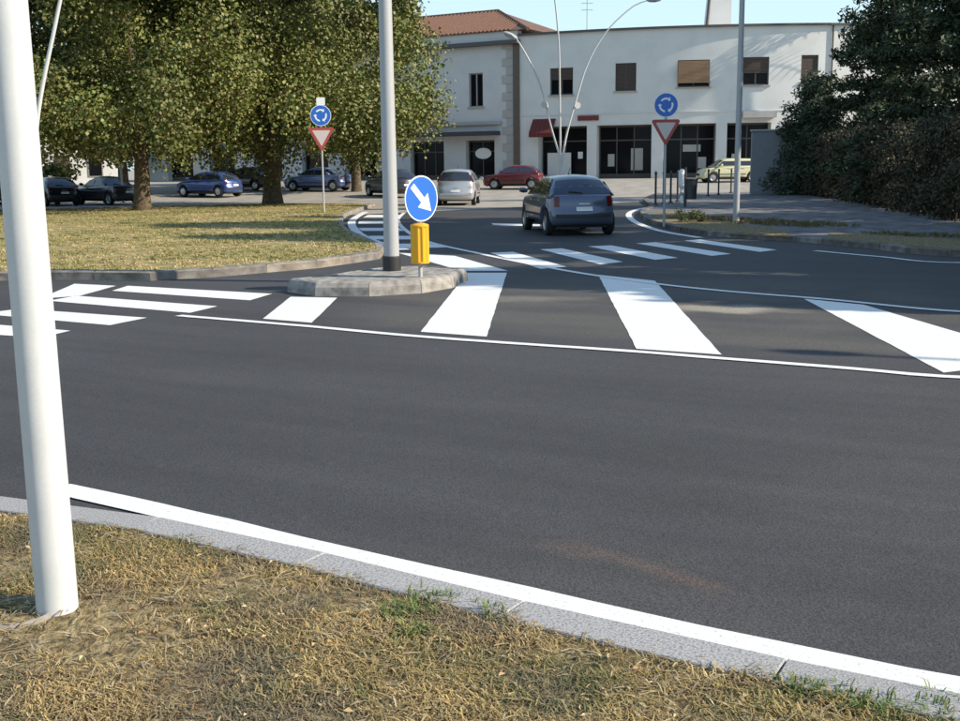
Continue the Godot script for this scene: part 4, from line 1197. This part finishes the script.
	for c in [wf, wr]:
		for sgn in [-1.0, 1.0]:
			var w := part("wheel", lathe_mesh([Vector2(0.20, -0.09), Vector2(0.285, -0.095), Vector2(0.31, -0.07), Vector2(0.313, 0.07), Vector2(0.285, 0.095), Vector2(0.20, 0.09)], 24), M.tyre, o)
			w.position = Vector3(sgn * (W - 0.125), 0.312, c)
			w.rotation.z = -sgn * PI / 2.0
			part("rim", lathe_mesh([Vector2(0.205, 0.078), Vector2(0.195, 0.088), Vector2(0.165, 0.065), Vector2(0.06, 0.075), Vector2(0.0, 0.085)], 20), M.rim, w)
	return o

func build_cars() -> void:
	var blue := lin(0.085, 0.105, 0.165)
	var driving := "cars driving through the junction"
	car("dark blue hatchback driving away over the crossing", driving, Vector3(2.25, 0, -28.6), deg_to_rad(9.0), blue, 4.0, 1.76, 1.47, "hatch")
	car("silver hatchback with a tall rear beside the blue arrow sign", driving, Vector3(-0.85, -0.012, -50.0), deg_to_rad(-4.0), lin(0.46, 0.46, 0.47), 3.9, 1.76, 1.58, "mpv", 0.5)
	var parked := "cars parked in front of the buildings"
	car("dark red car parked side on in front of the shops", parked, Vector3(2.15, rise(-66.5) - 0.012, -66.5), deg_to_rad(78), lin(0.12, 0.008, 0.014), 3.7, 1.62, 1.44, "hatch", 0.2)
	car("cream yellow car parked behind the bollards", parked, Vector3(15.9, rise(-71) - 0.012, -71.0), deg_to_rad(97), lin(0.56, 0.54, 0.34), 4.0, 1.65, 1.5, "mpv", 0.0)
	car("dark car behind the grey lamp post", parked, Vector3(-4.75, rise(-61.0) - 0.012, -61.0), deg_to_rad(30), lin(0.02, 0.02, 0.026), 4.1, 1.72, 1.5, "hatch", 0.3)
	car("light blue car parked below the biggest plane tree", parked, Vector3(-9.6, rise(-67) - 0.012, -67.0), deg_to_rad(68), lin(0.10, 0.15, 0.30), 4.2, 1.7, 1.42, "sedan", 0.4)
	car("bright blue car between the two tree trunks", parked, Vector3(-15.2, rise(-63) - 0.012, -63.0), deg_to_rad(60), lin(0.03, 0.07, 0.24), 4.1, 1.7, 1.42, "hatch", 0.3)
	car("black car in the shade just right of the bright blue one", parked, Vector3(-14.2, rise(-68.5) - 0.012, -68.5), deg_to_rad(60), lin(0.015, 0.016, 0.02), 4.0, 1.7, 1.42, "hatch", 0.3)
	car("dark grey car in the shade left of the reddish trunk", parked, Vector3(-18.6, -0.012, -55.8), deg_to_rad(50), lin(0.05, 0.05, 0.055), 4.1, 1.7, 1.42, "sedan", 0.4)
	car("black car at far left below the small white house", parked, Vector3(-21.3, -0.012, -55.5), deg_to_rad(40), lin(0.014, 0.014, 0.016), 4.1, 1.7, 1.42, "hatch", 0.3)

# ---------------------------------------------------------------- small things on the pavement
func build_street_furniture() -> void:
	var n := 0
	var where := ["nearest the road", "second from the road", "third from the road", "fourth from the road", "fifth from the road", "sixth from the road", "seventh from the road", "last of the row"]
	var xs := [656, 664, 671, 678, 685, 709, 721, 732]
	for p in [Vector3(6.93, 0.098, -43.37), Vector3(7.40, 0.098, -44.33), Vector3(7.86, 0.098, -45.34), Vector3(8.33, 0.098, -46.40), Vector3(8.74, 0.098, -46.89), Vector3(11.21, 0.098, -54.17), Vector3(12.03, 0.098, -55.61), Vector3(13.41, 0.098, -58.93)]:
		var b := thing("bollard", "slim dark metal bollard on the pavement corner, " + where[n], "bollard", Vector3(p.x, 0.098, p.z), 0.0, "dark bollards on the pavement corner")
		part("post", tube_mesh([Vector3.ZERO, Vector3(0, 1.18, 0)], [0.042, 0.042], 10), M.dark_metal, b)
		part("cap", lathe_mesh([Vector2(0.044, 1.17), Vector2(0.056, 1.19), Vector2(0.056, 1.23), Vector2(0.03, 1.29), Vector2(0.0, 1.31)], 12), M.dark_metal, b)
		part("foot", lathe_mesh([Vector2(0.10, 0.0), Vector2(0.10, 0.04), Vector2(0.058, 0.07)], 12), M.dark_metal, b)
		n += 1
	# white marker
	var w := thing("white_marker", "short white rounded marker post among the dark bollards", "marker", Vector3(8.28, 0.098, -45.19))
	part("post", lathe_mesh([Vector2(0.07, 0.0), Vector2(0.07, 0.55), Vector2(0.14, 0.7), Vector2(0.15, 1.15), Vector2(0.10, 1.33), Vector2(0.0, 1.38)], 14), M.sign_white, w)
	part("band", lathe_mesh([Vector2(0.073, 0.3), Vector2(0.076, 0.31), Vector2(0.076, 0.42), Vector2(0.073, 0.43)], 14), M.sign_back, w)
	# litter bin on its post
	var b := thing("litter_bin", "dark litter bin on a post beside the bollards", "litter bin", Vector3(7.86, 0.098, -40.99))
	part("post", tube_mesh([Vector3(-0.22, 0, 0), Vector3(-0.22, 1.45, 0)], [0.045], 10), M.dark_metal, b)
	part("basket", lathe_mesh([Vector2(0.0, 0.28), Vector2(0.19, 0.28), Vector2(0.23, 0.95), Vector2(0.25, 0.98), Vector2(0.25, 1.04), Vector2(0.21, 1.04), Vector2(0.19, 0.9), Vector2(0.0, 0.9)], 16), M.dark_metal, b)
	part("bracket", box_mesh(Vector3(0.12, 0.05, 0.05), Vector3(-0.2, 0.85, 0)), M.dark_metal, b)
	# grey wall block by the hedge
	var g := thing("garden_wall", "plain grey rendered wall block between the shops and the hedge", "wall", Vector3(14.55, 0.098, -55.5), -0.1)
	part("wall", slab_mesh(Vector3(1.9, 3.1, 0.35), 0.03), M.grey_wall, g)
	var cp := part("coping", slab_mesh(Vector3(2.0, 0.08, 0.46), 0.02), M.trim, g); cp.position.y = 3.102
	# weeds at the pavement corner
	var clumps := []
	for k in 26: clumps.append([Vector3(rng.randf_range(-0.4, 0.4), rng.randf_range(0.05, 0.30), rng.randf_range(-0.3, 0.3)), 0.13])
	var wd := thing("weed_clump", "green weeds growing at the pavement corner below the litter bin", "weeds", Vector3(5.90, 0.100, -30.56))
	part("leaves", leaf_mesh(clumps, 1500, 0.06, [Color(0.06, 0.09, 0.025), Color(0.09, 0.11, 0.03), Color(0.05, 0.07, 0.02)], 61, 0.5, 0.4), M.leaf, wd)
	# strip of bare earth and weeds behind the pavement kerb
	var ed := PackedVector2Array([Vector2(5.58, -35.57), Vector2(5.12, -31.20), Vector2(5.17, -27.69), Vector2(5.77, -25.32), Vector2(6.79, -24.05), Vector2(7.32, -26.37), Vector2(6.90, -29.18), Vector2(6.65, -33.22), Vector2(6.51, -37.63)])
	var es := part("planting_strip", level(ed, 0.09, 0.112), M.soil, self)
	tag(es, "strip of dry earth and weeds behind the pavement kerb", "", "", "structure")
	var e2 := PackedVector2Array([Vector2(7.33, -23.29), Vector2(7.94, -21.82), Vector2(8.69, -19.88), Vector2(12.6, -18.4), Vector2(12.9, -19.6), Vector2(9.76, -22.37), Vector2(8.79, -24.18), Vector2(7.98, -25.07)])
	var es2 := part("planting_strip", level(e2, 0.09, 0.112), M.soil, self)
	tag(es2, "strip of dry earth at the kerb below the hedge", "", "", "structure")

# ---------------------------------------------------------------- grass
func tuft(n: int, h: float, w: float, lean: float, seed_: int) -> ArrayMesh:
	var r := RandomNumberGenerator.new(); r.seed = seed_
	var st := begin()
	for k in n:
		var a := r.randf() * TAU; var d := Vector3(cos(a), 0, sin(a)); var s := Vector3(-d.z, 0, d.x)
		var b := Vector3(r.randf_range(-1, 1), 0, r.randf_range(-1, 1)) * h * 0.6
		var l := h * r.randf_range(0.5, 1.2); var le := lean * r.randf_range(0.3, 1.5)
		var m := b + d * l * 0.4 * le + Vector3(0, l * 0.6, 0); var e := b + d * l * le + Vector3(0, l * maxf(0.15, 1.0 - 0.5 * le), 0)
		quad(st, b - s * w * 0.5, m - s * w * 0.4, m + s * w * 0.4, b + s * w * 0.5)
		tri(st, m - s * w * 0.4, e, m + s * w * 0.4)
	return done(st)

func scatter(called: String, label: String, mesh: Mesh, xf: Array, cols: Array, m: Material) -> void:
	var mm := MultiMesh.new()
	mm.transform_format = MultiMesh.TRANSFORM_3D; mm.use_colors = true
	mm.mesh = mesh; mm.instance_count = xf.size()
	for k in xf.size():
		mm.set_instance_transform(k, xf[k]); mm.set_instance_color(k, cols[k])
	var o := MultiMeshInstance3D.new()
	o.name = numbered(called); o.multimesh = mm; o.material_override = m
	add_child(o)
	tag(o, label, "", "", "stuff")

func build_grass() -> void:
	var r := RandomNumberGenerator.new(); r.seed = 404
	var patch := FastNoiseLite.new(); patch.seed = 9; patch.frequency = 1.1; patch.fractal_octaves = 3
	var green := FastNoiseLite.new(); green.seed = 19; green.frequency = 0.8; green.fractal_octaves = 3
	var gold := FastNoiseLite.new(); gold.seed = 29; gold.frequency = 1.4; gold.fractal_octaves = 2
	var straw := [Color(0.45, 0.335, 0.145), Color(0.37, 0.27, 0.115), Color(0.53, 0.41, 0.20), Color(0.30, 0.215, 0.105), Color(0.22, 0.145, 0.075)]
	var olive := [Color(0.21, 0.185, 0.075), Color(0.17, 0.165, 0.06), Color(0.25, 0.21, 0.09), Color(0.14, 0.145, 0.055)]
	var poly := PackedVector2Array()
	for q in verge_edge: poly.append(q + Vector2(0.05, 0.23))
	poly.append(Vector2(6.5, 2)); poly.append(Vector2(-9, 2))
	var lists := [[], [], []]; var cols := [[], [], []]
	var lx := []; var lc := []
	var tries := 0
	while tries < 105000:
		tries += 1
		var x := r.randf_range(-4.6, 4.6); var z := r.randf_range(-6.9, -1.6)
		if not Geometry2D.is_point_in_polygon(Vector2(x, z), poly): continue
		if Vector2(x + 1.69, z + 4.05).length() < 0.15: continue
		var p := patch.get_noise_2d(x, z)
		# bare patch by the post
		var bare := 1.0 - smoothstep(0.15, 0.55, Vector2((x + 1.95) * 0.8, z + 3.68).length())
		if r.randf() > 0.80 + p * 1.0 - bare * 0.55: continue
		var k := r.randi() % 3
		var s := r.randf_range(0.6, 1.25) * (1.0 + 0.4 * p)
		lists[k].append(Transform3D(Basis(Vector3.UP, r.randf() * TAU).scaled(Vector3(s, s * r.randf_range(0.7, 1.2), s)), Vector3(x, 0.033, z)))
		var gn := green.get_noise_2d(x, z) + r.randf_range(-0.25, 0.25)
		var c: Color = olive[r.randi() % 4] if gn > 0.20 else straw[r.randi() % 5]
		var gd := gold.get_noise_2d(x, z)
		if gd > 0.1: c = c.lerp(Color(0.48, 0.34, 0.13), clampf(gd * 1.6, 0.0, 0.4))
		elif gd < -0.15: c = c.lerp(Color(0.20, 0.165, 0.115), clampf(-gd * 1.6, 0.0, 0.7))
		cols[k].append(c * r.randf_range(0.65, 1.12))
		if r.randf() < 0.07:
			lx.append(Transform3D(Basis.from_euler(Vector3(r.randf_range(-0.5, 0.5), r.randf() * TAU, r.randf_range(-0.5, 0.5))).scaled(Vector3.ONE * r.randf_range(0.25, 0.6)), Vector3(x, 0.050, z)))
			lc.append([Color(0.34, 0.20, 0.09), Color(0.45, 0.32, 0.17), Color(0.20, 0.10, 0.055), Color(0.52, 0.42, 0.25)][r.randi() % 4])
	for k in 3: scatter("dry_grass", "short straw coloured grass covering the foreground verge", tuft(8, 0.026 + 0.005 * k, 0.0038, 1.2 + 0.45 * k, 70 + k), lists[k], cols[k], M.grass)
	# matted straw lying on the ground
	var sx := []; var sc := []
	tries = 0
	while tries < 42000:
		tries += 1
		var x := r.randf_range(-4.4, 4.4); var z := r.randf_range(-6.9, -1.8)
		if not Geometry2D.is_point_in_polygon(Vector2(x, z), poly): continue
		if r.randf() > 0.55 + 0.9 * gold.get_noise_2d(x, z): continue
		sx.append(Transform3D(Basis.from_euler(Vector3(r.randf_range(-0.15, 0.15), r.randf() * TAU, r.randf_range(-0.25, 0.25))).scaled(Vector3(r.randf_range(0.5, 1.5), 1, r.randf_range(0.7, 1.5))), Vector3(x, r.randf_range(0.038, 0.055), z)))
		sc.append((straw[r.randi() % 5] as Color).lerp(Color(0.34, 0.31, 0.25), r.randf() * 0.6) * r.randf_range(0.65, 1.1))
	var sm2 := begin()
	quad(sm2, Vector3(-0.03, 0, -0.0022), Vector3(0.0, 0.005, -0.0026), Vector3(0.0, 0.005, 0.0026), Vector3(-0.03, 0, 0.0022)); quad(sm2, Vector3(0, 0.005, -0.0026), Vector3(0.032, 0.0, -0.0008), Vector3(0.032, 0, 0.0008), Vector3(0, 0.005, 0.0026))
	scatter("matted_straw", "flattened dry straw matted over the foreground verge", done(sm2), sx, sc, M.grass)
	# dead leaves
	var st := begin()
	quad(st, Vector3(-0.03, 0, 0), Vector3(-0.005, 0.012, 0.014), Vector3(0.03, 0.004, 0), Vector3(-0.005, 0.014, -0.015))
	scatter("fallen_leaves", "dry brown leaves scattered over the foreground grass", done(st), lx, lc, M.grass)
	# greener tufts growing against the kerb
	var tx := []; var tc := []
	for q in [[Vector2(-0.30, -3.97), 22], [Vector2(-0.23, -4.09), 12], [Vector2(-0.25, -3.81), 14], [Vector2(1.02, -3.32), 9], [Vector2(1.41, -3.20), 10], [Vector2(0.03, -3.96), 7], [Vector2(1.08, -3.27), 18], [Vector2(1.24, -3.21), 18]]:
		for k in q[1]:
			tx.append(Transform3D(Basis(Vector3.UP, r.randf() * TAU).scaled(Vector3.ONE * r.randf_range(0.7, 1.5)), Vector3(q[0].x + r.randfn() * 0.05, 0.035, q[0].y + 0.02 + r.randfn() * 0.04)))
			tc.append(Color(0.12, 0.17, 0.045) * r.randf_range(0.7, 1.4))
	scatter("green_tufts", "small green tufts growing against the kerb", tuft(9, 0.05, 0.0045, 0.9, 91), tx, tc, M.grass)
	# grass on the wide lawn
	var gx := []; var gc := []
	tries = 0
	while tries < 42000:
		tries += 1
		var z := -17.0 - 32.0 * pow(r.randf(), 1.3); var x := r.randf_range(-30.0, -1.2)
		if x < z * 0.56: continue
		if not Geometry2D.is_point_in_polygon(Vector2(x, z), lawn_poly): continue
		var gn := green.get_noise_2d(x * 0.35, z * 0.35)
		if r.randf() > 0.75 + gn: continue
		var s := r.randf_range(0.7, 1.4)
		gx.append(Transform3D(Basis(Vector3.UP, r.randf() * TAU).scaled(Vector3(s * 1.3, s, s * 1.3)), Vector3(x, 0.118, z)))
		var c: Color = [Color(0.29, 0.265, 0.10), Color(0.25, 0.24, 0.09), Color(0.33, 0.28, 0.11)][r.randi() % 3] if gn > -0.05 else [Color(0.45, 0.355, 0.17), Color(0.39, 0.31, 0.145), Color(0.48, 0.385, 0.20)][r.randi() % 3]
		gc.append(c * r.randf_range(0.85, 1.15))
	scatter("lawn_grass", "dry yellow grass on the wide lawn below the plane trees", tuft(8, 0.042, 0.012, 1.3, 95), gx, gc, M.grass)
	# weeds and dead leaves on the pavement strips
	var wx := []; var wc := []
	for k in 900:
		var t := r.randf()
		var a := Vector3(5.7, 0.11, -33.0).lerp(Vector3(8.1, 0.11, -27.6), t) + Vector3(r.randf_range(-0.3, 1.5), 0, r.randf_range(-0.5, 0.6))
		if k % 3 == 0: a = Vector3(8.6, 0.11, -24.6).lerp(Vector3(11.5, 0.11, -20.6), t) + Vector3(r.randf_range(-0.1, 0.7), 0, r.randf_range(-0.5, 0.4))
		wx.append(Transform3D(Basis(Vector3.UP, r.randf() * TAU).scaled(Vector3.ONE * r.randf_range(0.6, 1.5)), a))
		wc.append([Color(0.12, 0.12, 0.04), Color(0.22, 0.16, 0.08), Color(0.16, 0.11, 0.06), Color(0.09, 0.11, 0.03)][r.randi() % 4])
	scatter("pavement_weeds", "low weeds and dry litter along the pavement strip", tuft(8, 0.10, 0.014, 0.8, 96), wx, wc, M.grass)
